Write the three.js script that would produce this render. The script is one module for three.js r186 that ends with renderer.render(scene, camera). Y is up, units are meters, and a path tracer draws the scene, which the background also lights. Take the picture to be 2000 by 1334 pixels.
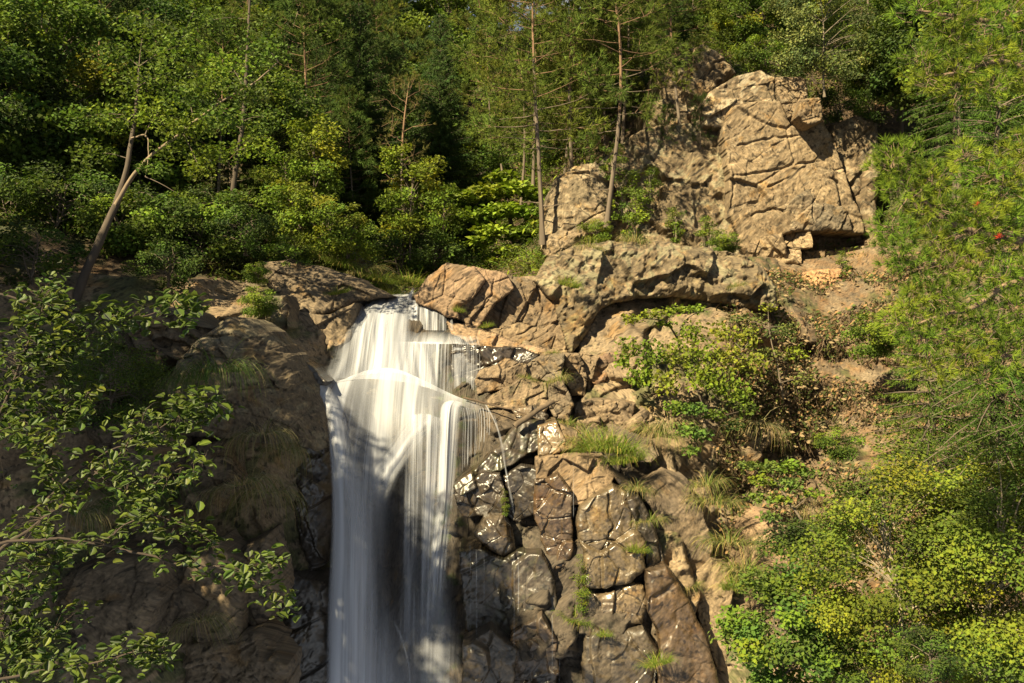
import * as THREE from 'three';
import { ImprovedNoise } from 'three/addons/math/ImprovedNoise.js';

// ---------------------------------------------------------------- camera, sky, sun, exposure
const scene = new THREE.Scene();
const camera = new THREE.PerspectiveCamera(39.99, 1024 / 683, 0.1, 600);
camera.position.set(0, 0, 0);
camera.lookAt(0, 0, -10);
const renderer = new THREE.WebGLRenderer({ antialias: true });
renderer.toneMapping = THREE.LinearToneMapping;
renderer.toneMappingExposure = 3.2;
renderer.shadowMap.enabled = true;
const SUN = new THREE.Vector3(-0.56, 0.70, 0.46).normalize();
{ // summer sky: blue overhead, pale toward the horizon, broken white cloud
  const w = 512, h = 256, a = new Float32Array(w * h * 4), n3 = new ImprovedNoise();
  for (let y = 0; y < h; y++) for (let x = 0; x < w; x++) {
    const el = ((y + 0.5) / h - 0.5) * Math.PI, az = (x + 0.5) / w * Math.PI * 2, up = Math.max(0, Math.sin(el)), k = Math.pow(1 - up, 3), cx = Math.cos(az) * Math.cos(el), cz = Math.sin(az) * Math.cos(el), q = 1 / (up + 0.25);
    let c = 0, f = 1.1, m = 0.5; for (let o = 0; o < 5; o++) { c += m * n3.noise(cx * q * f + 7, cz * q * f + 3, o * 5.2); f *= 2; m *= 0.5; }
    const cl = Math.min(1, Math.max(0, (c + 0.02) * 4)) * 0.8, o = (y * w + x) * 4, base = [0.026 + 0.15 * k, 0.042 + 0.155 * k, 0.066 + 0.155 * k];
    for (let i = 0; i < 3; i++) a[o + i] = base[i] + ([0.25, 0.25, 0.245][i] - base[i]) * cl; a[o + 3] = 1;
  }
  const t = new THREE.DataTexture(a, w, h, THREE.RGBAFormat, THREE.FloatType); t.mapping = THREE.EquirectangularReflectionMapping; t.magFilter = THREE.LinearFilter; t.needsUpdate = true;
  scene.background = t; scene.environment = t;
}
const sun = new THREE.DirectionalLight(new THREE.Color(1.0, 0.845, 0.53), 5.0);
sun.position.copy(SUN).multiplyScalar(120);
sun.target.position.set(0, 0, -25);
sun.castShadow = true;
sun.shadow.camera.left = -70; sun.shadow.camera.right = 70; sun.shadow.camera.top = 70; sun.shadow.camera.bottom = -70; sun.shadow.camera.far = 320;
sun.shadow.mapSize.set(4096, 4096);
scene.add(sun, sun.target);

// ---------------------------------------------------------------- helpers
const rngOf = (s) => () => { s |= 0; s = (s + 0x6D2B79F5) | 0; let t = Math.imul(s ^ (s >>> 15), 1 | s); t = (t + Math.imul(t ^ (t >>> 7), 61 | t)) ^ t; return ((t ^ (t >>> 14)) >>> 0) / 4294967296; };
const N3 = new ImprovedNoise();
const noise = (x, y, z = 0) => N3.noise(x + 31.7, y + 17.3, z + 5.1);
const fbm = (x, y, z, o = 4) => { let a = 0.5, s = 0, f = 1; for (let i = 0; i < o; i++) { s += a * noise(x * f, y * f, z * f + i * 7.3); f *= 2.03; a *= 0.5; } return s; };
const clamp = (x, a = 0, b = 1) => Math.min(b, Math.max(a, x));
const sstep = (a, b, x) => { const t = clamp((x - a) / (b - a)); return t * t * (3 - 2 * t); };
const lerp = (a, b, t) => a + (b - a) * t;
const hash2 = (x, y, s) => { let h = Math.imul(x | 0, 374761393) ^ Math.imul(y | 0, 668265263) ^ Math.imul(s | 0, 2246822519); h = Math.imul(h ^ (h >>> 13), 1274126177); return ((h ^ (h >>> 16)) >>> 0) / 4294967296; };
const F = 1833;                                   // focal length in pixels of the 2000 x 1334 survey sheet
const at = (px, py, d) => new THREE.Vector3((px - 1000) / F * d, (667 - py) / F * d, -d);   // surveyed point: bearing and distance to metres
const taken = {};
const numbered = (n) => { const k = taken[n] = (taken[n] ?? -1) + 1; return k ? n + '_' + String(k).padStart(3, '0') : n; };
function tag(o, label, category, group, kind) { o.userData.label = label; if (category) o.userData.category = category; if (group) o.userData.group = group; if (kind) o.userData.kind = kind; return o; }
function thing(name, pos) { const o = new THREE.Group(); o.name = numbered(name); if (pos) o.position.copy(pos); scene.add(o); return o; }
function part(name, geo, mat, parent) { const m = new THREE.Mesh(geo, mat); m.name = name; m.castShadow = m.receiveShadow = true; parent.add(m); return m; }
function copyOf(o) { const c = o.clone(); c.name = numbered(o.name.replace(/_\d{3}$/, '')); c.userData = { ...o.userData }; scene.add(c); return c; }

class Geo {                                        // collects triangles with vertex colours
  constructor(alpha) { this.p = []; this.c = []; this.i = []; this.u = null; this.alpha = alpha; }
  get n() { return this.p.length / 3; }
  v(x, y, z, c) { this.p.push(x, y, z); this.c.push(c[0], c[1], c[2]); return this.p.length / 3 - 1; }
  t(a, b, c) { this.i.push(a, b, c); }
  build() {
    const g = new THREE.BufferGeometry();
    g.setAttribute('position', new THREE.Float32BufferAttribute(this.p, 3));
    g.setAttribute('color', new THREE.Float32BufferAttribute(this.c, 3));
    g.setIndex(this.i); g.computeVertexNormals();
    return g;
  }
  tube(pts, radii, sides, col, rough = 0) {        // tapered tube along points, each with a radius
    const N = pts.length, T = new THREE.Vector3(), U = new THREE.Vector3(0.31, 0.2, 0.93), A = new THREE.Vector3(), B = new THREE.Vector3();
    const s0 = this.n;
    for (let k = 0; k < N; k++) {
      T.copy(pts[Math.min(N - 1, k + 1)]).sub(pts[Math.max(0, k - 1)]).normalize();
      if (Math.abs(T.dot(U)) > 0.95) U.set(0.9, 0.3, 0.1);
      A.crossVectors(T, U).normalize(); B.crossVectors(T, A);
      for (let j = 0; j < sides; j++) {
        const an = j / sides * Math.PI * 2; let r = radii[k];
        if (rough) r *= 1 + rough * noise(Math.cos(an) * 2 + k * 0.6, Math.sin(an) * 2, k * 0.35);
        const ca = Math.cos(an) * r, sa = Math.sin(an) * r, b = rough ? 1 + 1.2 * noise(an * 3, k * 0.9, 3.3) * 0.5 : 1;
        this.v(pts[k].x + A.x * ca + B.x * sa, pts[k].y + A.y * ca + B.y * sa, pts[k].z + A.z * ca + B.z * sa, [col[0] * b, col[1] * b, col[2] * b]);
      }
    }
    for (let k = 0; k < N - 1; k++) for (let j = 0; j < sides; j++) {
      const a = s0 + k * sides + j, b = s0 + k * sides + (j + 1) % sides, c = a + sides, d = b + sides;
      this.t(a, c, b); this.t(b, c, d);
    }
  }
}
function tps(points, smooth = 0.02) {              // thin-plate surface through [u, v, value]
  const n = points.length, M = n + 3, A = [];
  const phi = (r2) => r2 < 1e-9 ? 0 : 0.5 * r2 * Math.log(r2);
  for (let i = 0; i < M; i++) A.push(new Float64Array(M + 1));
  for (let i = 0; i < n; i++) {
    for (let j = 0; j < n; j++) A[i][j] = phi((points[i][0] - points[j][0]) ** 2 + (points[i][1] - points[j][1]) ** 2) + (i === j ? smooth : 0);
    A[i][n] = A[n][i] = 1; A[i][n + 1] = A[n + 1][i] = points[i][0]; A[i][n + 2] = A[n + 2][i] = points[i][1]; A[i][M] = points[i][2];
  }
  for (let c = 0; c < M; c++) {
    let p = c; for (let r = c + 1; r < M; r++) if (Math.abs(A[r][c]) > Math.abs(A[p][c])) p = r;
    [A[c], A[p]] = [A[p], A[c]];
    for (let r = 0; r < M; r++) if (r !== c) { const f = A[r][c] / A[c][c]; if (f) for (let k = c; k <= M; k++) A[r][k] -= f * A[c][k]; }
  }
  const w = A.map((row, i) => row[M] / row[i]);
  return (u, v) => { let s = w[n] + w[n + 1] * u + w[n + 2] * v; for (let i = 0; i < n; i++) s += w[i] * phi((points[i][0] - u) ** 2 + (points[i][1] - v) ** 2); return s; };
}
function facet(x, y, size, aspect, ang, seed, soft = 0.1) {    // fracture cells: each a tilted face of its own; e = distance to the joint
  const ca = Math.cos(ang), sa = Math.sin(ang);
  const wx = x + 0.2 * size * noise(x / size * 0.9, y / size * 0.9, seed * 3.1), wy = y + 0.2 * size * noise(x / size * 0.9, y / size * 0.9, seed * 3.1 + 40);
  const u = (wx * ca + wy * sa) / size, v = (-wx * sa + wy * ca) / (size * aspect);
  const iu = Math.floor(u), iv = Math.floor(v);
  let f1 = 9, f2 = 9, bi = 0, bj = 0, bx = 0, by = 0, ci = 0, cj = 0, cx2 = 0, cy2 = 0;
  for (let j = -1; j <= 1; j++) for (let i = -1; i <= 1; i++) {
    const cx = iu + i + 0.1 + 0.8 * hash2(iu + i, iv + j, seed), cy = iv + j + 0.1 + 0.8 * hash2(iu + i, iv + j, seed + 91);
    const d = Math.hypot(u - cx, v - cy);
    if (d < f1) { f2 = f1; ci = bi; cj = bj; cx2 = bx; cy2 = by; f1 = d; bi = iu + i; bj = iv + j; bx = cx; by = cy; } else if (d < f2) { f2 = d; ci = iu + i; cj = iv + j; cx2 = cx; cy2 = cy; }
  }
  const height = (a, b, x2, y2) => hash2(a, b, seed + 7) - 0.5 + 1.5 * (hash2(a, b, seed + 13) - 0.5) * (u - x2) + 1.5 * (hash2(a, b, seed + 19) - 0.5) * (v - y2);
  const e = f2 - f1, k = 0.5 + 0.5 * sstep(0, soft, e);
  return { h: k * height(bi, bj, bx, by) + (1 - k) * height(ci, cj, cx2, cy2), e, id: hash2(bi, bj, seed + 29) };
}

// ---------------------------------------------------------------- textures (grain, lichen, streaks)
function dataTex(size, fn, srgb) {
  const a = new Uint8Array(size * size * 4);
  for (let y = 0; y < size; y++) for (let x = 0; x < size; x++) { const c = fn(x / size, y / size), o = (y * size + x) * 4; for (let k = 0; k < 3; k++) a[o + k] = clamp(Math.round(c[k] * 255), 0, 255); a[o + 3] = 255; }
  const t = new THREE.DataTexture(a, size, size); t.wrapS = t.wrapT = THREE.RepeatWrapping; t.magFilter = THREE.LinearFilter; t.minFilter = THREE.LinearMipmapLinearFilter; if (srgb) t.colorSpace = THREE.SRGBColorSpace; t.needsUpdate = true; return t;
}
const perN = (u, v, f, z) => {                     // tileable noise: a torus in two slices
  const a = u * Math.PI * 2, b = v * Math.PI * 2, r = f / 6.2832;
  return noise(Math.cos(a) * r + 3, Math.sin(a) * r + Math.cos(b) * r * 1.0, Math.sin(b) * r + z);
};
const perF = (u, v, f, z, o) => { let s = 0, a = 0.55; for (let i = 0; i < o; i++) { s += a * perN(u, v, f, z + i * 9.1); f *= 2; a *= 0.55; } return s; };
const rockMap = dataTex(1024, (u, v) => {
  const big = perF(u, v, 5, 0, 4), fine = perF(u, v, 60, 4, 3), sp = perF(u, v, 26, 11, 3), sp2 = perF(u, v, 44, 17, 2), iron = perF(u, v, 7, 23, 4);
  let k = 0.82 + 0.22 * big + 0.34 * fine, r = k, g = k * 0.985, b = k * 0.96;
  const ir = sstep(0.12, 0.4, iron); r *= 1 + 0.04 * ir; g *= 1 - 0.03 * ir; b *= 1 - 0.16 * ir;
  const dk = sstep(0.16, 0.34, sp) * 0.38; r *= 1 - dk; g *= 1 - dk; b *= 1 - dk;                 // dark crustose lichen
  const li = sstep(0.24, 0.34, sp2 + 0.25 * big) * 0.3; r = lerp(r, 1.0, li); g = lerp(g, 1.0, li); b = lerp(b, 0.9, li);   // pale lichen
  return [r, g, b];
}, true);
const rockBump = dataTex(1024, (u, v) => { const h = 0.5 + 0.5 * perF(u, v, 14, 2, 6) + 0.25 * Math.abs(perF(u, v, 9, 31, 3)); return [h, h, h]; });
const wetRough = dataTex(512, (u, v) => { const h = 0.38 + 0.9 * perF(u, v, 4, 5, 4); const q = clamp(h, 0.24, 0.65); return [q, q, q]; });
const barkMap = dataTex(256, (u, v) => { const h = 0.75 + 0.5 * perF(u, v * 0.5, 18, 3, 4); return [h, h, h]; }, true);
const rockMat = new THREE.MeshStandardMaterial({ name: 'dry_rock', map: rockMap, bumpMap: rockBump, bumpScale: 0.035, roughness: 0.92, vertexColors: true });
const wetMat = new THREE.MeshPhysicalMaterial({ name: 'wet_rock', map: rockMap, bumpMap: rockBump, bumpScale: 0.02, roughness: 1, roughnessMap: wetRough, clearcoat: 0.35, clearcoatRoughness: 0.38, vertexColors: true });
const soilMat = new THREE.MeshStandardMaterial({ name: 'forest_floor', map: rockMap, bumpMap: rockBump, bumpScale: 0.08, roughness: 1, vertexColors: true });
const leafMat = new THREE.MeshPhysicalMaterial({ name: 'leaf', vertexColors: true, roughness: 0.95, transmission: 0.45, thickness: 0, side: THREE.DoubleSide, specularIntensity: 0.25 });
const needleMat = new THREE.MeshPhysicalMaterial({ name: 'needle', vertexColors: true, roughness: 0.95, transmission: 0.3, thickness: 0, side: THREE.DoubleSide, specularIntensity: 0.25 });
const grassMat = new THREE.MeshPhysicalMaterial({ name: 'grass', vertexColors: true, roughness: 0.95, transmission: 0.35, thickness: 0, side: THREE.DoubleSide, specularIntensity: 0.25 });
const barkMat = new THREE.MeshStandardMaterial({ name: 'bark', vertexColors: true, roughness: 0.95 });

// ---------------------------------------------------------------- gorge wall: a relief in front view, z by (x, y)
const C_TAN = [0.31, 0.228, 0.14], C_BROWN = [0.20, 0.14, 0.085], C_GREY = [0.20, 0.168, 0.125], C_DARK = [0.075, 0.066, 0.058], C_WET = [0.062, 0.052, 0.043], C_RUST = [0.17, 0.085, 0.04], C_ORANGE = [0.42, 0.25, 0.13], C_MOSS = [0.055, 0.075, 0.018], C_LITTER = [0.17, 0.105, 0.055], C_SOIL = [0.07, 0.05, 0.032];
const mix3 = (a, b, t) => [lerp(a[0], b[0], t), lerp(a[1], b[1], t), lerp(a[2], b[2], t)];
const wallPts = [
  [-250, 540, 15], [-250, 900, 13], [-250, 1500, 11.5], [0, 540, 17], [0, 800, 14.6], [0, 1100, 13.6], [0, 1500, 12.6], [150, 560, 17.6], [150, 800, 15.4], [150, 1100, 14.4], [150, 1500, 13.8],
  [300, 560, 18.4], [300, 700, 16.8], [300, 850, 15.9], [300, 1100, 15.2], [300, 1500, 14.8], [480, 560, 20], [480, 650, 17.4], [480, 850, 16.1], [480, 1100, 16.0], [480, 1500, 15.8],
  [600, 530, 21.5], [600, 640, 18.9], [600, 750, 17.9], [600, 900, 17.0], [600, 1100, 17.0], [600, 1500, 16.8],
  [680, 560, 21.5], [690, 610, 19.9], [700, 720, 19.7], [700, 800, 19.2], [700, 1000, 18.7], [700, 1500, 18.2],
  [780, 580, 21.3], [790, 610, 20.1], [800, 680, 19.5], [800, 760, 19.2], [800, 850, 18.5], [800, 1100, 17.9], [800, 1500, 17.5],
  [900, 560, 21.3], [900, 640, 20.2], [900, 720, 19.4], [900, 790, 18.4], [900, 900, 17.8], [900, 1100, 17.4], [900, 1500, 16.8],
  [1000, 560, 21.5], [1000, 700, 19.7], [1000, 800, 18.5], [1000, 900, 17.5], [1000, 1100, 16.9], [1000, 1500, 16.2],
  [1150, 520, 22.5], [1150, 700, 19.9], [1150, 850, 18.3], [1150, 1000, 17.1], [1150, 1500, 16.1], [1300, 520, 22.2], [1300, 640, 19.85], [1220, 615, 20.05], [1380, 610, 20.05], [1520, 640, 20.4], [1300, 750, 19.2], [1300, 900, 17.9], [1300, 1100, 17.1], [1300, 1500, 16.2],
  [1450, 520, 22.6], [1450, 600, 20.2], [1450, 700, 19.7], [1450, 900, 19.2], [1450, 1100, 17.5], [1450, 1500, 16.2], [1600, 520, 24.6], [1600, 600, 22.6], [1600, 800, 20.4], [1600, 1000, 18.6], [1600, 1200, 16.6], [1600, 1500, 15],
  [1800, 480, 22.5], [1800, 700, 19.6], [1800, 900, 18], [1800, 1200, 15.6], [1800, 1500, 13.6], [2200, 450, 18], [2200, 800, 15.4], [2200, 1500, 11.8],
].map(([a, b, d]) => { const p = at(a, b, d); return [p.x, p.y, d]; });
const wallDepth = tps(wallPts, 0.03);
const topLine = [[-300, 520], [0, 520], [300, 545], [480, 548], [600, 520], [690, 562], [760, 578], [800, 578], [850, 550], [950, 540], [1050, 540], [1120, 510], [1200, 500], [1450, 500], [1600, 505], [1750, 470], [2250, 430]]
  .map(([a, b]) => { let d = 20; for (let k = 0; k < 12; k++) { const p = at(a, b, d); d = wallDepth(p.x, p.y); } const p = at(a, b, d); return [p.x, p.y]; });
const wallTop = (x) => { let k = 0; while (k < topLine.length - 2 && topLine[k + 1][0] < x) k++; const [a, b] = [topLine[k], topLine[k + 1]]; return lerp(a[1], b[1], clamp((x - a[0]) / (b[0] - a[0]))); };
const WX0 = -12.6, WX1 = 13.5, WY0 = -8.6;
function wallSurf(x, y) {
  const px = 1000 + x / wallDepth(x, y) * F;
  let d = wallDepth(x, y);
  const right = sstep(1.5, 3.5, x);
  const a = facet(x, y, 1.3, 1.5, 0.25, 3), b = facet(x, y, 0.42, 1.3, -0.2, 5, 0.25), c = facet(x, y, 0.2, 1.1, 0.4, 8, 0.5);
  const calm = 1 - 0.55 * sstep(-3.6, -3.0, x) * (1 - sstep(-1.6, -1.0, x));   // rock worn smooth by the water
  d -= calm * (0.55 * a.h + 0.24 * b.h) + 0.085 * c.h + 0.25 * fbm(x * 0.7, y * 0.7, 2.2, 4) + 0.12 * right * fbm(x * 3, y * 3, 9, 4);
  d += 0.14 * sstep(0.09, 0, a.e) + 0.06 * sstep(0.1, 0, b.e);
  return { d, a, b, c, px };
}
{
  const nx = 560, ny = 300, p = [], col = [], uv = [], idx = [];
  for (let j = 0; j <= ny + 3; j++) for (let i = 0; i <= nx; i++) {
    const x = lerp(WX0, WX1, i / nx), yt = wallTop(x);
    let y = lerp(WY0, yt, Math.min(1, j / ny));
    const s = wallSurf(x, y); let z = -s.d;
    if (j > ny) { const q = j - ny; z -= [0, 0.5, 1.4, 3][q]; y -= [0, 0.05, 0.35, 1.2][q]; }
    p.push(x, y, z); uv.push((x + 0.6 * z * clamp((x + 2) / 1.5, -1, 1)) / 3.1, (y - 0.5 * z) / 3.1);
    const n1 = fbm(x * 1.1, y * 1.1, 4, 4), n2 = fbm(x * 4, y * 4, 8, 4), n3 = fbm(x * 7, y * 7, 12, 3);
    let c = mix3(C_BROWN, C_TAN, clamp(0.45 + s.a.id * 0.4 + n1));
    c = mix3(c, C_GREY, clamp(s.b.id * 0.6));
    const left = 1 - sstep(-3.2, -2.2, x);
    const slope = sstep(4.4, 6.0, x);                                             // leaf litter and roots lie on the broken slope
    c = mix3(c, n2 > 0 ? C_LITTER : C_SOIL, slope * clamp(0.55 + 1.6 * n2));
    c = mix3(c, C_MOSS, sstep(0.12, 0.3, n1 + 0.5 * n3 + 0.12 * left + 0.05) * 0.75);
    const wetx = Math.max(1 - sstep(1.1, 1.7, Math.abs(x + 1.7) - 0.25 * n1), (1 - sstep(2.3, 2.9, x + 0.4 * n1)) * sstep(-3.4, -3.0, x) * (1 - sstep(-1.9, -1.3, y + 0.5 * n1)));
    c = mix3(c, C_WET, wetx * 0.85);
    c = mix3(c, [0.045, 0.07, 0.012], sstep(0.06, 0.22, n2 + 0.3 * n1) * sstep(-2.0, -1.4, x) * (1 - sstep(-0.9, -0.5, x)) * 0.8);   // algae beside the fall
    col.push(...c);
  }
  for (let j = 0; j < ny + 3; j++) for (let i = 0; i < nx; i++) { const a = j * (nx + 1) + i, b = a + 1, c = a + nx + 1, d = c + 1; idx.push(a, b, d, a, d, c); }
  const g = new THREE.BufferGeometry();
  g.setAttribute('position', new THREE.Float32BufferAttribute(p, 3)); g.setAttribute('color', new THREE.Float32BufferAttribute(col, 3)); g.setAttribute('uv', new THREE.Float32BufferAttribute(uv, 2)); g.setIndex(idx); g.computeVertexNormals();
  const w = part('gorge_wall', g, rockMat, scene);
  tag(w, 'broken brown rock wall of the gorge with moss, roots and leaf litter', 'rock wall', null, 'structure');
}
console.log('wall');

// ---------------------------------------------------------------- hillside above the gorge
const hillPts = [
  [-300, 470, 16], [-100, 440, 20], [100, 430, 22], [250, 440, 24], [400, 450, 24], [530, 432, 25], [640, 470, 24.5], [720, 520, 24], [790, 566, 24], [-400, 330, 24], [0, 330, 30], [300, 330, 32], [500, 330, 34], [700, 400, 36], [800, 480, 36], [880, 510, 34], [960, 535, 30], [985, 522, 38], [985, 470, 40], [1010, 440, 48],
  [-600, 130, 40], [0, 130, 50], [400, 150, 54], [700, 190, 56], [850, 230, 58], [930, 250, 60], [-900, -60, 75], [0, -40, 85], [500, 30, 90], [900, 75, 96], [1000, 80, 100], [1100, 60, 90],
  [1060, 515, 25], [1060, 500, 26.5], [1060, 420, 30], [1080, 330, 34], [1120, 512, 25.2], [1200, 505, 25.6], [1300, 508, 26], [1400, 512, 26], [1500, 530, 25.6], [1600, 560, 25.6], [1690, 545, 26], [1190, 340, 27.6], [1290, 260, 28], [1390, 200, 28.2], [1500, 160, 28.2], [1600, 180, 28], [1690, 230, 27.8], [1200, 180, 36], [1300, 110, 34], [1400, 95, 30.5], [1500, 115, 30], [1600, 130, 30], [1700, 130, 30], [1450, 60, 38], [1700, 60, 36], [1760, 230, 27.4], [1800, 400, 25], [1900, 260, 26],
  [2000, 150, 28], [2000, 380, 22], [2200, 380, 19], [2500, 280, 20], [1500, -60, 60], [2000, -100, 50], [2600, -100, 45],
].map(([a, b, d]) => { const p = at(a, b, d); return [p.x * 0.25, p.z * 0.25, p.y]; });
const hillTps = tps(hillPts, 0.01);
const hillY = (x, z) => hillTps(x * 0.25, z * 0.25);
const edgeDepth = (x) => { const xx = clamp(x, WX0, WX1); return wallSurf(xx, wallTop(xx)).d; };
function groundY(x, z) {
  const q = edgeDepth(x), s = -z - q, yt = wallTop(clamp(x, WX0, WX1));
  const h = hillY(x, z) + 0.5 * fbm(x * 0.35, z * 0.35, 1.7, 3) + 0.16 * fbm(x * 1.6, z * 1.6, 6, 3);
  return lerp(yt - 0.06, h, sstep(0, 3.0, s));
}
{
  const nx = 330, nd = 330, p = [], col = [], uv = [], idx = [];
  for (let j = 0; j <= nd; j++) for (let i = 0; i <= nx; i++) {
    const t = Math.pow(j / nd, 1.6), x0 = lerp(WX0, WX1, i / nx), x = x0 * (1 + 6 * t), d = lerp(edgeDepth(x0) + 0.12, 130, t), z = -d;
    const y = j === 0 ? wallTop(x0) - 0.08 : groundY(x, z);
    p.push(x, y, z); uv.push((x + 0.5 * y * (x > 4 ? 1 : -1)) / 4.3, (z - 0.8 * y) / 4.3);
    const n1 = fbm(x * 0.6, z * 0.6, 3, 4), n2 = fbm(x * 2.5, z * 2.5, 5, 4);
    let c = mix3(C_SOIL, C_LITTER, clamp(0.35 + 1.3 * n2));
    c = mix3(c, C_MOSS, sstep(-0.05, 0.2, n1 + 0.4 * n2) * 0.85);
    col.push(...c);
  }
  for (let j = 0; j < nd; j++) for (let i = 0; i < nx; i++) { const a = j * (nx + 1) + i, b = a + 1, c = a + nx + 1, d = c + 1; idx.push(a, b, d, a, d, c); }
  const g = new THREE.BufferGeometry();
  g.setAttribute('position', new THREE.Float32BufferAttribute(p, 3)); g.setAttribute('color', new THREE.Float32BufferAttribute(col, 3)); g.setAttribute('uv', new THREE.Float32BufferAttribute(uv, 2)); g.setIndex(idx); g.computeVertexNormals();
  tag(part('hillside', g, soilMat, scene), 'steep wooded hillside of moss and leaf litter above the gorge', 'hillside', null, 'structure');
}
console.log('hill');

// ---------------------------------------------------------------- rock blocks: outline in front view, faces of their own, depth into the hill
const sdPoly = (x, y, P) => {
  let d = 1e9, ins = false, nx = 0, ny = 0;
  for (let i = 0, j = P.length - 1; i < P.length; j = i++) {
    const [xi, yi] = P[i], [xj, yj] = P[j], ex = xj - xi, ey = yj - yi, wx = x - xi, wy = y - yi, t = clamp((wx * ex + wy * ey) / (ex * ex + ey * ey));
    const qx = wx - ex * t, qy = wy - ey * t, q = qx * qx + qy * qy;
    if (q < d) { d = q; nx = xi + ex * t; ny = yi + ey * t; }
    if ((yi > y) !== (yj > y) && x < (xj - xi) * (y - yi) / (yj - yi) + xi) ins = !ins;
  }
  return [ins ? Math.sqrt(d) : -Math.sqrt(d), nx, ny];
};
let rockSeed = 100;
function rockBlock(name, poly, o, parent) {
  const { d, sx = 0, sy = 0, R = 0.15, thick = 1.2, fs = 0.5, fa = 1.2, ang = 0.2, amp = 0.12, rough = 0.05, tint = C_TAN, tint2 = C_BROWN, mat = rockMat, n = 5500, wob = 0.05, dome = 0, lichen = 0, moss = 0, joint = 0.05, cracks = [] } = o;
  const seed = rockSeed++;
  let cx = 0, cy = 0; for (const [a, b] of poly) { cx += a / poly.length; cy += b / poly.length; }
  const C = at(cx, cy, d);
  const toFace = ([a, b]) => { const ax = (a - 1000) / F, ay = (667 - b) / F, t = (d + sx * C.x + sy * C.y) / (1 + sx * ax + sy * ay); return [ax * t, ay * t]; }, crackLines = cracks.map((c) => c.map(toFace));
  let P = poly.map(([a, b]) => { const ax = (a - 1000) / F, ay = (667 - b) / F, t = (d + sx * C.x + sy * C.y) / (1 + sx * ax + sy * ay); return [ax * t, ay * t]; });
  { // roughen the outline a little so that no edge is ruler-straight
    const Q = []; for (let i = 0; i < P.length; i++) { const a = P[i], b = P[(i + 1) % P.length], L = Math.hypot(b[0] - a[0], b[1] - a[1]), m = Math.max(1, Math.round(L / 0.12)); for (let k = 0; k < m; k++) { const t = k / m, x = lerp(a[0], b[0], t), y = lerp(a[1], b[1], t); Q.push([x + wob * noise(x * 3.7, y * 3.7, seed), y + wob * noise(x * 3.7, y * 3.7, seed + 50)]); } }
    P = Q;
  }
  const xs = P.map((q) => q[0]), ys = P.map((q) => q[1]), x0 = Math.min(...xs), x1 = Math.max(...xs), y0 = Math.min(...ys), y1 = Math.max(...ys);
  const res = Math.sqrt((x1 - x0) * (y1 - y0) / n), nx = Math.ceil((x1 - x0) / res) + 2, ny = Math.ceil((y1 - y0) / res) + 2, size = Math.min(x1 - x0, y1 - y0);
  const sd = [], id = new Int32Array((nx + 1) * (ny + 1)).fill(-1), p = [], col = [], uv = [], idx = [];
  for (let j = 0; j <= ny; j++) for (let i = 0; i <= nx; i++) sd.push(sdPoly(x0 + (i - 1) * res, y0 + (j - 1) * res, P));
  const vert = (i, j) => {
    const k = j * (nx + 1) + i; if (id[k] >= 0) return id[k];
    let x = x0 + (i - 1) * res, y = y0 + (j - 1) * res; const [s, qx, qy] = sd[k];
    const out = s <= 0; if (out) { x = qx; y = qy; }
    const a = facet(x, y, fs, fa, ang, seed, clamp(2 * res / fs, 0.03, 0.2)), b = facet(x, y, fs * 0.36, 1.2, ang + 0.9, seed + 300, clamp(2.2 * res / (fs * 0.36), 0.06, 0.3));
    const r = Math.min(R, size * 0.5), e = clamp((out ? 0 : s) / r), round = r * (1 - Math.sqrt(Math.max(0, 1 - (1 - e) * (1 - e))));
    let z = -d + sx * (x - C.x) + sy * (y - C.y) - round + amp * 2 * a.h + amp * 0.7 * b.h + rough * fbm(x * 5, y * 5, seed, 4) * 2 - joint * sstep(0.06, 0.0, a.e) - joint * 0.4 * sstep(0.06, 0, b.e);
    for (const cl of crackLines) {
      const wx = x + 0.06 * noise(x * 4, y * 4, seed), wy = y + 0.06 * noise(x * 4, y * 4, seed + 20); let q = 9;
      for (let m = 0; m < cl.length - 1; m++) { const ex = cl[m + 1][0] - cl[m][0], ey = cl[m + 1][1] - cl[m][1], t = clamp(((wx - cl[m][0]) * ex + (wy - cl[m][1]) * ey) / (ex * ex + ey * ey)); q = Math.min(q, Math.hypot(wx - cl[m][0] - ex * t, wy - cl[m][1] - ey * t)); }
      z -= (0.07 + 0.09 * noise(x * 2.3, y * 2.3, seed + 3)) * sstep(1.2 * res + 0.012, 0, q);
    }
    if (dome) z += dome * Math.sqrt(clamp((out ? 0 : s) / (size * 0.5)));
    if (out) z -= thick;
    p.push(x, y, z); uv.push((x + 0.5 * z * (sx >= 0 ? 1 : -1)) / 3.1 + seed * 0.137, (y - 0.5 * z) / 3.1 + seed * 0.071);
    const n1 = fbm(x * 1.6, y * 1.6, seed, 3), n2 = fbm(x * 6, y * 6, seed + 9, 4);
    let c = mix3(tint, tint2, clamp(0.3 + a.id * 0.4 + n1 * 1.4));
    if (lichen) c = mix3(c, n2 + n1 > 0.05 ? [0.33, 0.29, 0.21] : [0.10, 0.08, 0.05], lichen * sstep(0.02, 0.14, Math.abs(n2 + n1 - 0.05)));
    if (moss) c = mix3(c, C_MOSS, moss * sstep(0.0, 0.16, n2 + 0.6 * n1));
    col.push(...c);
    return (id[k] = p.length / 3 - 1);
  };
  for (let j = 0; j < ny; j++) for (let i = 0; i < nx; i++) {
    const k = j * (nx + 1) + i;
    if (sd[k][0] <= 0 && sd[k + 1][0] <= 0 && sd[k + nx + 1][0] <= 0 && sd[k + nx + 2][0] <= 0) continue;
    const a = vert(i, j), b = vert(i + 1, j), c = vert(i, j + 1), e = vert(i + 1, j + 1);
    idx.push(a, b, e, a, e, c);
  }
  const g = new THREE.BufferGeometry();
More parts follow.
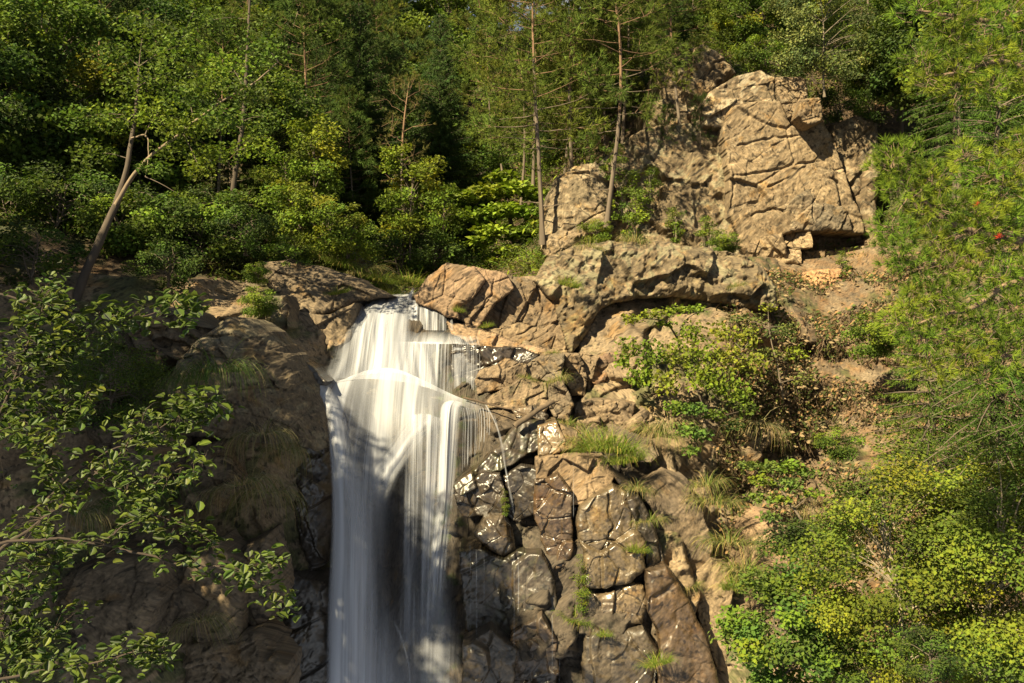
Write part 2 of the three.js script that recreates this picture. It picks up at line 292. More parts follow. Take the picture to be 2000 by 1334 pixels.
  g.setAttribute('position', new THREE.Float32BufferAttribute(p, 3)); g.setAttribute('color', new THREE.Float32BufferAttribute(col, 3)); g.setAttribute('uv', new THREE.Float32BufferAttribute(uv, 2)); g.setIndex(idx); g.computeVertexNormals();
  return part(name, g, mat, parent);
}
function mass(name, label, category) { const o = thing(name); return tag(o, label, category, null, 'structure'); }

const cliff = mass('upper_cliff', 'tall sunlit tan cliff with a ledge and an overhang above the gorge', 'cliff');
const slab = { fs: 1.1, fa: 1.2, amp: 0.09, rough: 0.04, R: 0.09, thick: 2.5, n: 9000, joint: 0.055 };
const U = (poly, o) => rockBlock('rock_block', poly, { d: 25, ...slab, ...o }, cliff);
U([[1062, 490], [1056, 455], [1066, 380], [1085, 345], [1120, 322], [1165, 312], [1190, 340], [1200, 400], [1190, 440], [1150, 460], [1130, 480], [1090, 500], [1070, 503]], { d: 24.6, sx: 0.15, sy: -0.15, R: 0.35, lichen: 0.55, amp: 0.1, tint: [0.343, 0.277, 0.182] });
U([[1057, 482], [1062, 458], [1118, 448], [1140, 455], [1120, 482], [1082, 504], [1066, 500]], { d: 24.3, R: 0.2, n: 4000, tint: [0.323, 0.256, 0.172], thick: 1 });
U([[1160, 330], [1195, 290], [1250, 255], [1300, 240], [1360, 235], [1420, 200], [1455, 225], [1455, 330], [1450, 420], [1455, 505], [1380, 520], [1280, 505], [1180, 490]], { d: 25.1, sx: 0.05, sy: -0.1, fs: 0.9, amp: 0.17, rough: 0.06, lichen: 0.7, moss: 0.3, n: 14000 });
U([[1410, 250], [1430, 205], [1480, 195], [1560, 195], [1612, 235], [1642, 300], [1668, 380], [1692, 430], [1692, 457], [1640, 456], [1575, 452], [1535, 456], [1530, 500], [1475, 505], [1445, 480], [1428, 420], [1422, 340]], { d: 24.75, sx: -0.12, sy: -0.06, fs: 1.7, fa: 0.9, ang: -0.35, amp: 0.075, rough: 0.03, n: 26000, cracks: [[[1430, 345], [1500, 335], [1545, 322], [1600, 316]], [[1500, 364], [1530, 352], [1545, 344]], [[1590, 328], [1612, 345], [1645, 362], [1668, 392]], [[1528, 412], [1560, 395], [1582, 374]], [[1425, 300], [1434, 360], [1430, 420], [1442, 480]], [[1578, 395], [1570, 420], [1556, 438]], [[1440, 285], [1500, 270], [1570, 262]], [[1470, 420], [1510, 408], [1530, 412]]], tint: [0.333, 0.251, 0.158], tint2: [0.242, 0.174, 0.105], lichen: 0.25 });
U([[1445, 478], [1530, 452], [1538, 490], [1566, 515], [1500, 519], [1455, 503]], { d: 24.55, sy: 0.25, R: 0.12, amp: 0.09, fs: 0.6, tint: [0.333, 0.256, 0.163], n: 5000, thick: 1.6 });
U([[1530, 400], [1580, 365], [1620, 360], [1640, 390], [1660, 430], [1665, 452], [1600, 452], [1540, 450]], { d: 24.75, sx: -0.2, sy: -0.15, amp: 0.09, R: 0.08, fs: 0.7, thick: 0.9, n: 6000, lichen: 0.4, tint: C_GREY });
U([[1385, 178], [1440, 145], [1485, 134], [1514, 150], [1518, 190], [1562, 224], [1480, 240], [1420, 252], [1375, 245], [1368, 205]], { d: 24.92, sx: 0, sy: -0.2, fs: 0.9, fa: 0.6, amp: 0.08, R: 0.08, lichen: 0.8, n: 9000, thick: 2 });
U([[1516, 149], [1575, 151], [1582, 185], [1572, 217], [1540, 230], [1521, 190]], { d: 24.85, sy: -0.15, amp: 0.06, R: 0.08, fs: 0.5, fa: 0.5, lichen: 0.45, thick: 2 });
U([[1566, 194], [1605, 189], [1608, 238], [1578, 246], [1558, 226]], { d: 24.3, sx: -0.3, amp: 0.05, R: 0.07, lichen: 0.3, thick: 1.5, n: 3500 });
U([[1296, 105], [1338, 80], [1382, 84], [1420, 110], [1442, 140], [1405, 168], [1390, 205], [1345, 245], [1300, 200], [1288, 140]], { d: 26.4, sx: -0.1, sy: -0.1, fs: 0.6, amp: 0.14, R: 0.25, lichen: 0.6, n: 8000 });
U([[1260, 200], [1300, 190], [1345, 235], [1390, 230], [1400, 260], [1330, 280], [1270, 270]], { d: 26.1, amp: 0.12, R: 0.2, lichen: 0.5, moss: 0.3, n: 5000 });
U([[1626, 240], [1680, 222], [1718, 240], [1728, 300], [1714, 420], [1738, 500], [1702, 525], [1686, 430], [1660, 370], [1632, 300]], { d: 25.7, sx: -0.05, fs: 1.0, amp: 0.1, R: 0.25, lichen: 0.6, n: 9000, tint: [0.303, 0.221, 0.134] });
U([[1530, 448], [1700, 448], [1725, 500], [1720, 530], [1500, 530]], { d: 26.0, amp: 0.08, R: 0.05, n: 5000 });
U([[1536, 455], [1584, 452], [1588, 484], [1550, 489], [1531, 480]], { d: 24.8, sx: 0.4, amp: 0.05, R: 0.04, fs: 0.5, n: 3500, thick: 1.2, tint: [0.364, 0.277, 0.172] });
U([[1529, 487], [1566, 487], [1567, 515], [1536, 518]], { d: 24.75, sx: 0.3, amp: 0.05, R: 0.04, n: 2500, thick: 1.2, tint: [0.353, 0.266, 0.172] });
U([[1567, 490], [1612, 487], [1611, 516], [1568, 518]], { d: 25.2, amp: 0.05, R: 0.05, n: 2500, thick: 1 });
U([[1612, 490], [1688, 477], [1706, 495], [1700, 516], [1640, 521], [1612, 518]], { d: 25.3, amp: 0.05, R: 0.06, n: 3500, thick: 1, tint: [0.333, 0.266, 0.172] });
U([[1690, 470], [1722, 462], [1742, 510], [1706, 516]], { d: 25.1, amp: 0.06, R: 0.05, n: 2500, thick: 1 });
U([[1698, 514], [1742, 513], [1740, 531], [1700, 529]], { d: 24.5, amp: 0.04, R: 0.08, n: 2000, thick: 1, tint: C_ORANGE, tint2: C_TAN });
U([[1495, 516], [1610, 520], [1600, 560], [1560, 590], [1535, 585], [1512, 550]], { d: 25.0, sx: -0.2, amp: 0.08, R: 0.1, n: 4500 });
U([[1560, 552], [1590, 526], [1640, 520], [1664, 535], [1694, 552], [1652, 580], [1600, 600], [1572, 590]], { d: 23.4, R: 0.3, fs: 0.45, amp: 0.07, n: 6000, tint: C_ORANGE, tint2: [0.330, 0.200, 0.110], thick: 1.5 });

const ledge = mass('middle_crag', 'sunlit brown crag with diagonal joints and a mossy brow right of the lip', 'crag');
const Mr = (poly, o) => rockBlock('rock_block', poly, { d: 20, fs: 0.9, amp: 0.05, rough: 0.035, R: 0.1, thick: 2, n: 7000, tint: [0.273, 0.205, 0.130], tint2: [0.192, 0.138, 0.087], ...o }, ledge);
Mr([[806, 578], [835, 540], [872, 511], [930, 521], [950, 548], [924, 582], [893, 602], [897, 626], [850, 608], [812, 592]], { d: 19.75, sx: 0.05, sy: -0.2, R: 0.14, tint: [0.340, 0.231, 0.154] });
Mr([[918, 519], [990, 534], [1006, 560], [970, 592], [955, 612], [933, 645], [890, 624], [888, 600], [918, 580], [940, 548]], { d: 20.0, sx: 0.18, sy: -0.15, R: 0.07, cracks: [[[950, 548], [930, 575], [905, 590]], [[965, 545], [960, 575], [940, 605]]], tint: [0.350, 0.236, 0.154] });
Mr([[980, 533], [1045, 545], [1088, 563], [1104, 622], [1062, 646], [1012, 632], [986, 646], [930, 648], [948, 612], [972, 584], [998, 560]], { d: 20.25, sx: 0.16, sy: -0.15, R: 0.07, fs: 0.55, fa: 2.0, ang: -0.4, amp: 0.09, cracks: [[[1020, 552], [1032, 600], [1012, 640]], [[1050, 560], [1060, 600], [1050, 635]]], tint: C_BROWN, tint2: [0.151, 0.118, 0.081] });
Mr([[925, 645], [985, 640], [1012, 627], [1062, 640], [1104, 618], [1112, 692], [1050, 693], [1000, 674]], { d: 20.0, sx: 0.08, sy: -0.25, R: 0.08, fs: 0.8, fa: 0.5, cracks: [[[1000, 660], [1040, 640], [1085, 618]]] });
Mr([[870, 622], [940, 640], [1010, 668], [1110, 690], [1108, 702], [1040, 700], [930, 680], [880, 655]], { d: 19.4, sy: -1.1, R: 0.08, thick: 1.2, tint: [0.371, 0.256, 0.165], n: 5000 });
Mr([[1040, 548], [1068, 500], [1120, 478], [1200, 466], [1290, 470], [1380, 482], [1450, 492], [1492, 515], [1524, 560], [1532, 606], [1490, 606], [1400, 588], [1330, 578], [1260, 582], [1205, 588], [1172, 606], [1152, 645], [1140, 665], [1115, 694], [1100, 650], [1086, 600]], { d: 19.95, sx: -0.02, sy: -0.45, R: 0.35, fs: 0.7, amp: 0.14, rough: 0.1, lichen: 0.75, moss: 0.4, n: 24000, thick: 1.0, tint: [0.273, 0.205, 0.125] });
Mr([[1150, 620], [1205, 590], [1222, 640], [1196, 700], [1156, 700]], { d: 20.5, amp: 0.1, n: 4000, tint: [0.263, 0.184, 0.115] });
Mr([[1300, 585], [1370, 580], [1400, 620], [1360, 660], [1300, 640]], { d: 20.8, amp: 0.12, n: 4000 });
Mr([[1395, 620], [1440, 590], [1500, 600], [1520, 640], [1440, 660]], { d: 20.8, amp: 0.12, n: 4000 });

const rubble = mass('block_ledge', 'heap of broken brown blocks on the ledge below the middle crag', 'rock ledge');
const B = (poly, o) => rockBlock('rock_block', poly, { d: 18.4, fs: 0.45, amp: 0.08, rough: 0.04, R: 0.06, thick: 0.9, n: 3500, tint: [0.263, 0.195, 0.125], tint2: [0.172, 0.128, 0.087], ...o }, rubble);
B([[880, 672], [940, 674], [1005, 676], [1054, 690], [1040, 714], [985, 716], [940, 775], [892, 780], [878, 720]], { d: 19.0, sx: 0.1, tint: [0.070, 0.055, 0.045], tint2: [0.040, 0.035, 0.030], mat: wetMat, fs: 0.7, fa: 0.5 });
B([[935, 722], [988, 700], [1032, 710], [1024, 740], [978, 764], [932, 772], [927, 745]], { d: 18.6, sy: -0.3 });
B([[1018, 716], [1058, 694], [1102, 692], [1102, 736], [1086, 750], [1046, 744], [1026, 738]], { d: 18.55, sx: 0.4, tint: C_GREY });
B([[975, 764], [1020, 741], [1066, 745], [1076, 790], [1062, 812], [1018, 804], [952, 798], [950, 782]], { d: 18.15, sy: -0.3, moss: 0.3 });
B([[1072, 752], [1102, 738], [1122, 792], [1112, 825], [1084, 820], [1068, 782]], { d: 18.1, sx: 0.5, tint: C_GREY });
B([[1102, 690], [1132, 690], [1148, 737], [1142, 775], [1113, 774], [1100, 736]], { d: 18.9, tint: [0.303, 0.226, 0.144] });
B([[1130, 688], [1172, 694], [1160, 730], [1152, 775], [1142, 738]], { d: 19.1, sx: 0.4 });
B([[1148, 700], [1200, 688], [1242, 708], [1232, 765], [1180, 795], [1150, 782]], { d: 19.2, tint: [0.319, 0.197, 0.134], amp: 0.12 });
B([[1125, 790], [1180, 778], [1242, 788], [1234, 824], [1202, 854], [1150, 856], [1120, 822]], { d: 18.4, amp: 0.1 });
B([[1128, 820], [1172, 814], [1174, 855], [1140, 868], [1122, 850]], { d: 18.1 });
B([[1224, 826], [1262, 796], [1294, 830], [1262, 875], [1216, 884], [1222, 850]], { d: 18.2, sx: -0.2, tint: [0.303, 0.226, 0.144], R: 0.1 });
B([[1216, 882], [1276, 864], [1292, 890], [1272, 904], [1228, 900]], { d: 17.5, sy: -0.8, tint: C_GREY });
B([[1000, 800], [1040, 790], [1075, 812], [1060, 838], [1012, 832]], { d: 17.9, sx: 0.3, tint: C_DARK, mat: wetMat });
B([[1180, 850], [1222, 850], [1216, 886], [1180, 880]], { d: 17.9 });
B([[1050, 690], [1104, 686], [1106, 700], [1060, 704]], { d: 18.9, sy: -0.6, n: 2000 });

const wetCliff = mass('wet_cliff', 'glistening wet jointed rock face right of the waterfall', 'wet cliff');
const W = (poly, o) => rockBlock('rock_block', poly, { d: 16.7, fs: 0.95, fa: 1.7, amp: 0.1, rough: 0.025, R: 0.05, thick: 1.2, n: 6500, tint: [0.085, 0.066, 0.047], tint2: [0.045, 0.037, 0.030], mat: wetMat, joint: 0.035, ...o }, wetCliff);
W([[882, 948], [940, 905], [990, 850], [1012, 824], [1062, 818], [1064, 872], [1012, 902], [962, 924], [932, 954], [895, 972]], { d: 17.2, sx: 0, sy: -0.5, moss: 0.3 });
W([[1052, 832], [1090, 826], [1107, 860], [1082, 888], [1048, 892]], { d: 17.1, sx: 0.2, sy: -0.3, tint: [0.242, 0.184, 0.115], tint2: C_BROWN });
W([[1088, 828], [1130, 845], [1128, 872], [1080, 889], [1104, 858]], { d: 17.2, sx: -0.2, sy: -0.3, tint: [0.273, 0.205, 0.125], tint2: C_BROWN, mat: rockMat, fs: 0.51, amp: 0.1 });
W([[885, 966], [945, 920], [978, 925], [988, 970], [978, 1014], [940, 1010], [900, 1010]], { d: 16.95, sy: -0.1, amp: 0.12, fs: 0.59 });
W([[976, 928], [1020, 905], [1050, 915], [1050, 1000], [1010, 1020], [985, 1010], [990, 970]], { d: 17.1, sx: 0.35, tint: [0.060, 0.050, 0.040] });
W([[924, 1042], [945, 1010], [985, 1008], [1002, 1040], [1008, 1078], [985, 1092], [948, 1076]], { d: 16.55, R: 0.2, amp: 0.06, tint: [0.162, 0.128, 0.091] });
W([[895, 1072], [940, 1068], [985, 1092], [1012, 1075], [1062, 1080], [1084, 1130], [1089, 1200], [1074, 1334], [1050, 1420], [925, 1420], [910, 1250], [900, 1150]], { d: 16.5, sx: 0.1, fs: 1.02, fa: 1.8, amp: 0.09, n: 16000, tint: [0.085, 0.067, 0.050], moss: 0.2 });
W([[1044, 940], [1090, 924], [1118, 960], [1116, 1010], [1122, 1060], [1112, 1105], [1080, 1116], [1058, 1060], [1042, 1000]], { d: 16.6, sx: 0.12, fs: 0.77, fa: 0.6, amp: 0.08, tint: [0.13, 0.095, 0.062], tint2: [0.11, 0.07, 0.042] });
W([[1044, 896], [1110, 888], [1182, 893], [1204, 930], [1192, 962], [1150, 990], [1112, 988], [1084, 940], [1046, 938]], { d: 16.75, sy: -0.35, fs: 0.68, amp: 0.09, mat: rockMat, tint: [0.282, 0.205, 0.130], tint2: C_BROWN });
W([[1132, 992], [1160, 968], [1200, 948], [1228, 960], [1243, 1010], [1262, 1060], [1262, 1112], [1232, 1138], [1185, 1152], [1143, 1150], [1140, 1080], [1126, 1030]], { d: 16.35, sx: -0.05, sy: -0.08, fs: 1.19, fa: 1.1, amp: 0.06, n: 12000, cracks: [[[1142, 1062], [1185, 1050], [1228, 1078], [1260, 1070]], [[1188, 970], [1196, 1030], [1178, 1075]], [[1180, 1075], [1210, 1110], [1200, 1150]]], tint: [0.222, 0.169, 0.101], tint2: [0.080, 0.063, 0.046], R: 0.12 });
W([[1141, 1156], [1185, 1157], [1235, 1137], [1258, 1142], [1268, 1190], [1258, 1222], [1195, 1227], [1143, 1213]], { d: 16.35, fs: 1.02, amp: 0.06, tint: [0.222, 0.164, 0.096], tint2: [0.080, 0.060, 0.045], n: 7000, R: 0.12 });
W([[1141, 1219], [1195, 1234], [1258, 1229], [1284, 1270], [1280, 1420], [1130, 1420]], { d: 16.2, amp: 0.08, tint: [0.131, 0.102, 0.067], n: 8000, R: 0.12 });
W([[1200, 930], [1236, 945], [1268, 1000], [1294, 1070], [1304, 1114], [1266, 1126], [1254, 1060], [1234, 1000]], { d: 16.5, sx: -0.2, fs: 0.59, amp: 0.09 });
W([[1262, 1120], [1302, 1105], [1337, 1150], [1388, 1260], [1432, 1420], [1280, 1420], [1288, 1250], [1264, 1190]], { d: 16.2, sx: -0.12, fs: 1.36, fa: 2, amp: 0.05, n: 9000, tint: [0.145, 0.095, 0.055], tint2: [0.085, 0.062, 0.042], R: 0.1 });
W([[1252, 948], [1300, 922], [1342, 934], [1374, 1000], [1395, 1070], [1384, 1112], [1347, 1136], [1310, 1115], [1290, 1060], [1270, 990]], { d: 17.0, sx: -0.1, fs: 1.36, amp: 0.06, mat: rockMat, tint: [0.242, 0.179, 0.115], tint2: [0.151, 0.118, 0.087], n: 8000 });
W([[1343, 1136], [1390, 1092], [1428, 1108], [1434, 1150], [1420, 1220], [1426, 1420], [1410, 1340], [1370, 1230]], { d: 16.9, fs: 1.20, amp: 0.04, mat: rockMat, tint: [0.303, 0.230, 0.148], tint2: C_TAN, n: 6000 });
W([[1456, 1042], [1500, 1012], [1542, 1018], [1554, 1060], [1544, 1122], [1505, 1146], [1472, 1114]], { d: 17.1, fs: 1.36, amp: 0.05, mat: rockMat, tint: [0.319, 0.197, 0.134], tint2: C_TAN, R: 0.12 });
W([[1056, 1112], [1114, 1108], [1144, 1152], [1144, 1334], [1140, 1420], [1066, 1420], [1088, 1200]], { d: 16.85, amp: 0.1, fs: 0.51, tint: [0.060, 0.050, 0.040], tint2: [0.035, 0.030, 0.026], moss: 0.25 });
W([[1108, 985], [1135, 990], [1142, 1050], [1140, 1110], [1116, 1104], [1120, 1050]], { d: 17.0, sx: 0.4, tint: [0.070, 0.060, 0.050], tint2: C_WET, n: 3000 });
W([[1000, 1240], [1060, 1200], [1090, 1250], [1090, 1420], [990, 1420]], { d: 16.1, amp: 0.1, fs: 0.68, fa: 0.7, tint: [0.200, 0.130, 0.075], tint2: C_WET });
W([[905, 1260], [960, 1230], [1010, 1270], [1000, 1420], [900, 1420]], { d: 16.0, amp: 0.1, fs: 0.68, tint: [0.131, 0.102, 0.072], tint2: C_WET });

const leftRock = mass('left_bank_rock', 'rounded boulder and shaded rock face on the bank left of the waterfall', 'rock bank');
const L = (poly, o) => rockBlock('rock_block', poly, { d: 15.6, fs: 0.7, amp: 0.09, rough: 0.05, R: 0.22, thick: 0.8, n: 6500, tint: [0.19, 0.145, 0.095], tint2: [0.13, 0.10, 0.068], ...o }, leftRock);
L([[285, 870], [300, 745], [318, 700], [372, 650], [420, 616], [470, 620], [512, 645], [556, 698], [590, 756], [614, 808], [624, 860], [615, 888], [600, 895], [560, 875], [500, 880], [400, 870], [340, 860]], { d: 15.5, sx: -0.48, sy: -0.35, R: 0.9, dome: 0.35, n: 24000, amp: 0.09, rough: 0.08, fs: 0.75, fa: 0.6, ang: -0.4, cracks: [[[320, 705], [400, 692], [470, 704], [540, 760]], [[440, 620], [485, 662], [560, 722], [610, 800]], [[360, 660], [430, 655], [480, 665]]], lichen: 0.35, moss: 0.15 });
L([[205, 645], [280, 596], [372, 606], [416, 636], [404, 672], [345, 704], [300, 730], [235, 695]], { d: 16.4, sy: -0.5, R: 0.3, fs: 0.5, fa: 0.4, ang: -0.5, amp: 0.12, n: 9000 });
L([[560, 830], [600, 790], [640, 850], [648, 960], [640, 1100], [600, 1140], [560, 1000]], { d: 16.75, sx: -0.35, R: 0.3, tint: [0.075, 0.060, 0.050], tint2: C_WET, mat: wetMat });
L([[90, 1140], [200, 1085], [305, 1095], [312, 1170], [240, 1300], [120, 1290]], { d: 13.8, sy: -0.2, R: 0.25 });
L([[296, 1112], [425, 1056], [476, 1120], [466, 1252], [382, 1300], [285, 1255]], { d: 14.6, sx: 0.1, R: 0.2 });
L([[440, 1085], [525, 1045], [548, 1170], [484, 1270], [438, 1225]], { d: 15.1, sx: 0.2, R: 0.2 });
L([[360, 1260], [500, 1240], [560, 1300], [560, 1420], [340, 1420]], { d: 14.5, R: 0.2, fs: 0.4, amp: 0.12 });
L([[500, 1150], [560, 1120], [640, 1150], [645, 1420], [520, 1420]], { d: 16.2, R: 0.3, tint: C_DARK, tint2: C_WET, mat: wetMat, n: 7000 });
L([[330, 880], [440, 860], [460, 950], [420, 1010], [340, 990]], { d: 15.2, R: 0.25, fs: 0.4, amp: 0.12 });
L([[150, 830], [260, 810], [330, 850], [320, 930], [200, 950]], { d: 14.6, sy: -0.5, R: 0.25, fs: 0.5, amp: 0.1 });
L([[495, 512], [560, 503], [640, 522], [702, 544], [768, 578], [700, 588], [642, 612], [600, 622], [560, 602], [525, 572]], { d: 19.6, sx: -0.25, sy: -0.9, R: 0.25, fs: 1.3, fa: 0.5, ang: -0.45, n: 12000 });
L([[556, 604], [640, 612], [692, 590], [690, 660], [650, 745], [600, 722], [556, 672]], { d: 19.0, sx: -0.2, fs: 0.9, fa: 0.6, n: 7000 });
L([[560, 690], [590, 700], [640, 745], [610, 770], [570, 730]], { d: 17.4, sy: -0.3, mat: wetMat, tint: C_DARK, tint2: C_WET, R: 0.1 });
L([[645, 592], [690, 578], [712, 586], [700, 602], [675, 618], [642, 616]], { d: 19.9, sy: -0.6, mat: wetMat, tint: C_DARK, tint2: C_WET, R: 0.08, amp: 0.1, fs: 0.3 });
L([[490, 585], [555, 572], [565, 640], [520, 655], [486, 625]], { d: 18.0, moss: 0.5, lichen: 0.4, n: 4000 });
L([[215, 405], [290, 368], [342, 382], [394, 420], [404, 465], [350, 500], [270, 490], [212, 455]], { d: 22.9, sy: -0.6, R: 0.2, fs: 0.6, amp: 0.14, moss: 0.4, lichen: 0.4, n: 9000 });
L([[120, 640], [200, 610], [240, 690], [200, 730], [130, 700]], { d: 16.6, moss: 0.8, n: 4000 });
console.log('rocks', rockSeed);

// the left bank goes on toward the viewer, beside the frame; the trees on it shade the boulder
{
  const n = 60, p = [], col = [], uv = [], idx = [];
  for (let j = 0; j <= n; j++) for (let i = 0; i <= n; i++) {
    const u = i / n, z = lerp(-14, 4, j / n), x = -7.8 - 0.5 * noise(z * 0.4, 3) - 14 * u * u, y = (u < 0.12 ? lerp(-8, -0.4, u / 0.12) : -0.4 + 5 * (u - 0.12)) + 0.5 * fbm(x * 0.5, z * 0.5, 2, 4);
    p.push(x, y, z); uv.push(x / 4.3, (z - y) / 4.3); col.push(...mix3(C_SOIL, C_MOSS, clamp(0.5 + 2 * fbm(x, z, 4, 3))));
  }
  for (let j = 0; j < n; j++) for (let i = 0; i < n; i++) { const a = j * (n + 1) + i; idx.push(a, a + n + 2, a + 1, a, a + n + 1, a + n + 2); }
  const g = new THREE.BufferGeometry(); g.setAttribute('position', new THREE.Float32BufferAttribute(p, 3)); g.setAttribute('color', new THREE.Float32BufferAttribute(col, 3)); g.setAttribute('uv', new THREE.Float32BufferAttribute(uv, 2)); g.setIndex(idx); g.computeVertexNormals();
  tag(part('near_bank', g, soilMat, scene), 'mossy near bank beyond the left edge of the view', 'bank', null, 'structure');
}

// ---------------------------------------------------------------- plants: shapes
const V = (x, y, z) => new THREE.Vector3(x, y, z);
const rdir = (r) => { const z = r() * 2 - 1, a = r() * 6.2832, s = Math.sqrt(1 - z * z); return V(Math.cos(a) * s, z, Math.sin(a) * s); };
const jit = (c, r, k = 0.25, hue = 0.15) => { const b = 1 + (r() - 0.5) * 2 * k, h = (r() - 0.5) * 2 * hue; return [c[0] * b * (1 + h), c[1] * b, c[2] * b * (1 - h)]; };
const G_MID = [0.086, 0.135, 0.014], G_DARK = [0.045, 0.078, 0.011], G_YEL = [0.185, 0.215, 0.015], G_LIME = [0.14, 0.2, 0.016], G_BLUE = [0.05, 0.095, 0.03], G_OLIVE = [0.095, 0.118, 0.015], G_PINE = [0.066, 0.1, 0.015];
const BARK = [0.11, 0.085, 0.062], BARK_RED = [0.15, 0.09, 0.052], BARK_PALE = [0.24, 0.20, 0.14];
const curve = (p, n) => new THREE.CatmullRomCurve3(p).getPoints(n);

function leaf(G, p, n, dir, L, W, c) {             // a folded leaf: stalk end, two sides, tip
  const s = V().crossVectors(n, dir).normalize();
  const a = G.v(p.x, p.y, p.z, c), mx = p.x + dir.x * L * 0.45, my = p.y + dir.y * L * 0.45, mz = p.z + dir.z * L * 0.45, f = W * 0.18;
  const b = G.v(mx + s.x * W * 0.5 + n.x * f, my + s.y * W * 0.5 + n.y * f, mz + s.z * W * 0.5 + n.z * f, c);
  const e = G.v(mx - s.x * W * 0.5 + n.x * f, my - s.y * W * 0.5 + n.y * f, mz - s.z * W * 0.5 + n.z * f, c);
  const t = G.v(p.x + dir.x * L, p.y + dir.y * L, p.z + dir.z * L, c);
  G.t(a, b, t); G.t(a, t, e);
}
function bigLeaf(G, p, n, dir, L, W, c) {          // a rounder leaf with a midrib, for branches near the viewer
  const s = V().crossVectors(n, dir).normalize(), at2 = (u, w, h) => G.v(p.x + dir.x * L * u + s.x * W * w + n.x * L * h, p.y + dir.y * L * u + s.y * W * w + n.y * L * h, p.z + dir.z * L * u + s.z * W * w + n.z * L * h, c);
  const m0 = at2(0, 0, 0), m1 = at2(0.35, 0, -0.02), m2 = at2(0.7, 0, -0.05), m3 = at2(1, 0, -0.16);
  for (const q of [-1, 1]) { const a = at2(0.12, 0.3 * q, 0.05), b = at2(0.45, 0.5 * q, 0.09), d = at2(0.78, 0.36 * q, 0.03); G.t(m0, a, m1); G.t(a, b, m1); G.t(m1, b, m2); G.t(b, d, m2); G.t(m2, d, m3); }
}
function tuft(G, p, dir, len, n, w, col, r) {
  for (let k = 0; k < n; k++) {
    const d = rdir(r).multiplyScalar(0.85).add(dir).normalize(), s = V().crossVectors(d, rdir(r)).normalize().multiplyScalar(w * 0.5), L = len * (0.7 + 0.5 * r()), c = jit(col, r, 0.18, 0.08);
    const a = G.v(p.x - s.x, p.y - s.y, p.z - s.z, c), b = G.v(p.x + s.x, p.y + s.y, p.z + s.z, c), e = G.v(p.x + d.x * L, p.y + d.y * L, p.z + d.z * L, c);
    G.t(a, b, e);
  }
}
function pineShape(seed, { h = 9, start = 0.35, reach = 2.0, limbs = 46, twigs = 9, needles = 13, len = 0.17, w = 0.012, col = G_PINE, lean = 0.3, rTrunk = 0.085, red = 0.5, bare = 0 }) {
  const r = rngOf(seed), T = new Geo(), C = new Geo();
  const ph = r() * 6, spine = []; for (let k = 0; k <= 14; k++) { const t = k / 14; spine.push(V(lean * Math.sin(ph + t * 2.6) * t + lean * 0.5 * t * Math.cos(ph), h * t, lean * 0.6 * Math.cos(ph * 1.7 + t * 2) * t)); }
  const rad = spine.map((_, k) => rTrunk * (1 - 0.82 * k / 14) + (k === 0 ? rTrunk * 0.35 : 0));
  const N = spine.length; // lower bark grey, upper bark red
  const half = Math.round(N * red);
  T.tube(spine.slice(0, half + 1), rad.slice(0, half + 1), 8, BARK, 0.25); T.tube(spine.slice(half), rad.slice(half), 7, BARK_RED, 0.2);
  const P = (t) => { const f = t * 14, k = Math.min(13, Math.floor(f)); return spine[k].clone().lerp(spine[k + 1], f - k); };
  for (let b = 0; b < limbs + bare; b++) {
    const dead = b >= limbs, t = dead ? start * (0.35 + 0.65 * r()) : start + (1 - start) * (1 - Math.pow(1 - (b + r()) / limbs, 1.25)) * 0.985, q = (t - start) / (1 - start);
    const a = b * 2.4 + r() * 1.4, up = dead ? -0.1 + 0.3 * r() : lerp(-0.08, 0.75, q) + (r() - 0.5) * 0.35;
    const R = dead ? reach * (0.25 + 0.3 * r()) : reach * (0.35 + 0.65 * Math.sin(Math.PI * clamp(0.28 + 0.72 * (1 - q), 0, 1) * 0.62)) * (0.55 + 0.6 * r()) * (q > 0.9 ? 0.6 : 1);
    const o = P(t), D = V(Math.cos(a), up, Math.sin(a)).normalize(), path = [];
    for (let k = 0; k <= 5; k++) { const u = k / 5; path.push(o.clone().addScaledVector(D, R * u).add(V((r() - 0.5) * 0.14 * u, R * (0.16 * u * u - 0.1 * u) + (r() - 0.5) * 0.1 * u, (r() - 0.5) * 0.14 * u))); }
    const r0 = rTrunk * 0.24 * (1 - 0.6 * q);
    T.tube(path, path.map((_, k) => r0 * (1 - k / 6.2)), 4, q > 0.2 ? BARK_RED : BARK);
    if (dead) continue;
    const cB = jit(col, r, 0.28, 0.14);
    for (let k = 0; k < twigs; k++) {
      const u = 0.3 + 0.7 * Math.sqrt(r()), f = u * 5, i = Math.min(4, Math.floor(f)), s = path[i].clone().lerp(path[i + 1], f - i);
      const td = D.clone().multiplyScalar(0.7).add(rdir(r).multiplyScalar(0.9)).add(V(0, 0.25, 0)).normalize(), tl = (0.2 + 0.5 * r()) * (1.15 - 0.5 * u);
      const e = s.clone().addScaledVector(td, tl);
      if (k % 3 === 0) T.tube([s, e], [0.008, 0.004], 3, BARK_RED);
      for (let m = 0; m < 3; m++) tuft(C, s.clone().lerp(e, 0.35 + 0.32 * m).add(rdir(r).multiplyScalar(0.06)), td, len, needles, w, cB, r);
    }
  }
  return { trunk: T.build(), crown: C.build() };
}
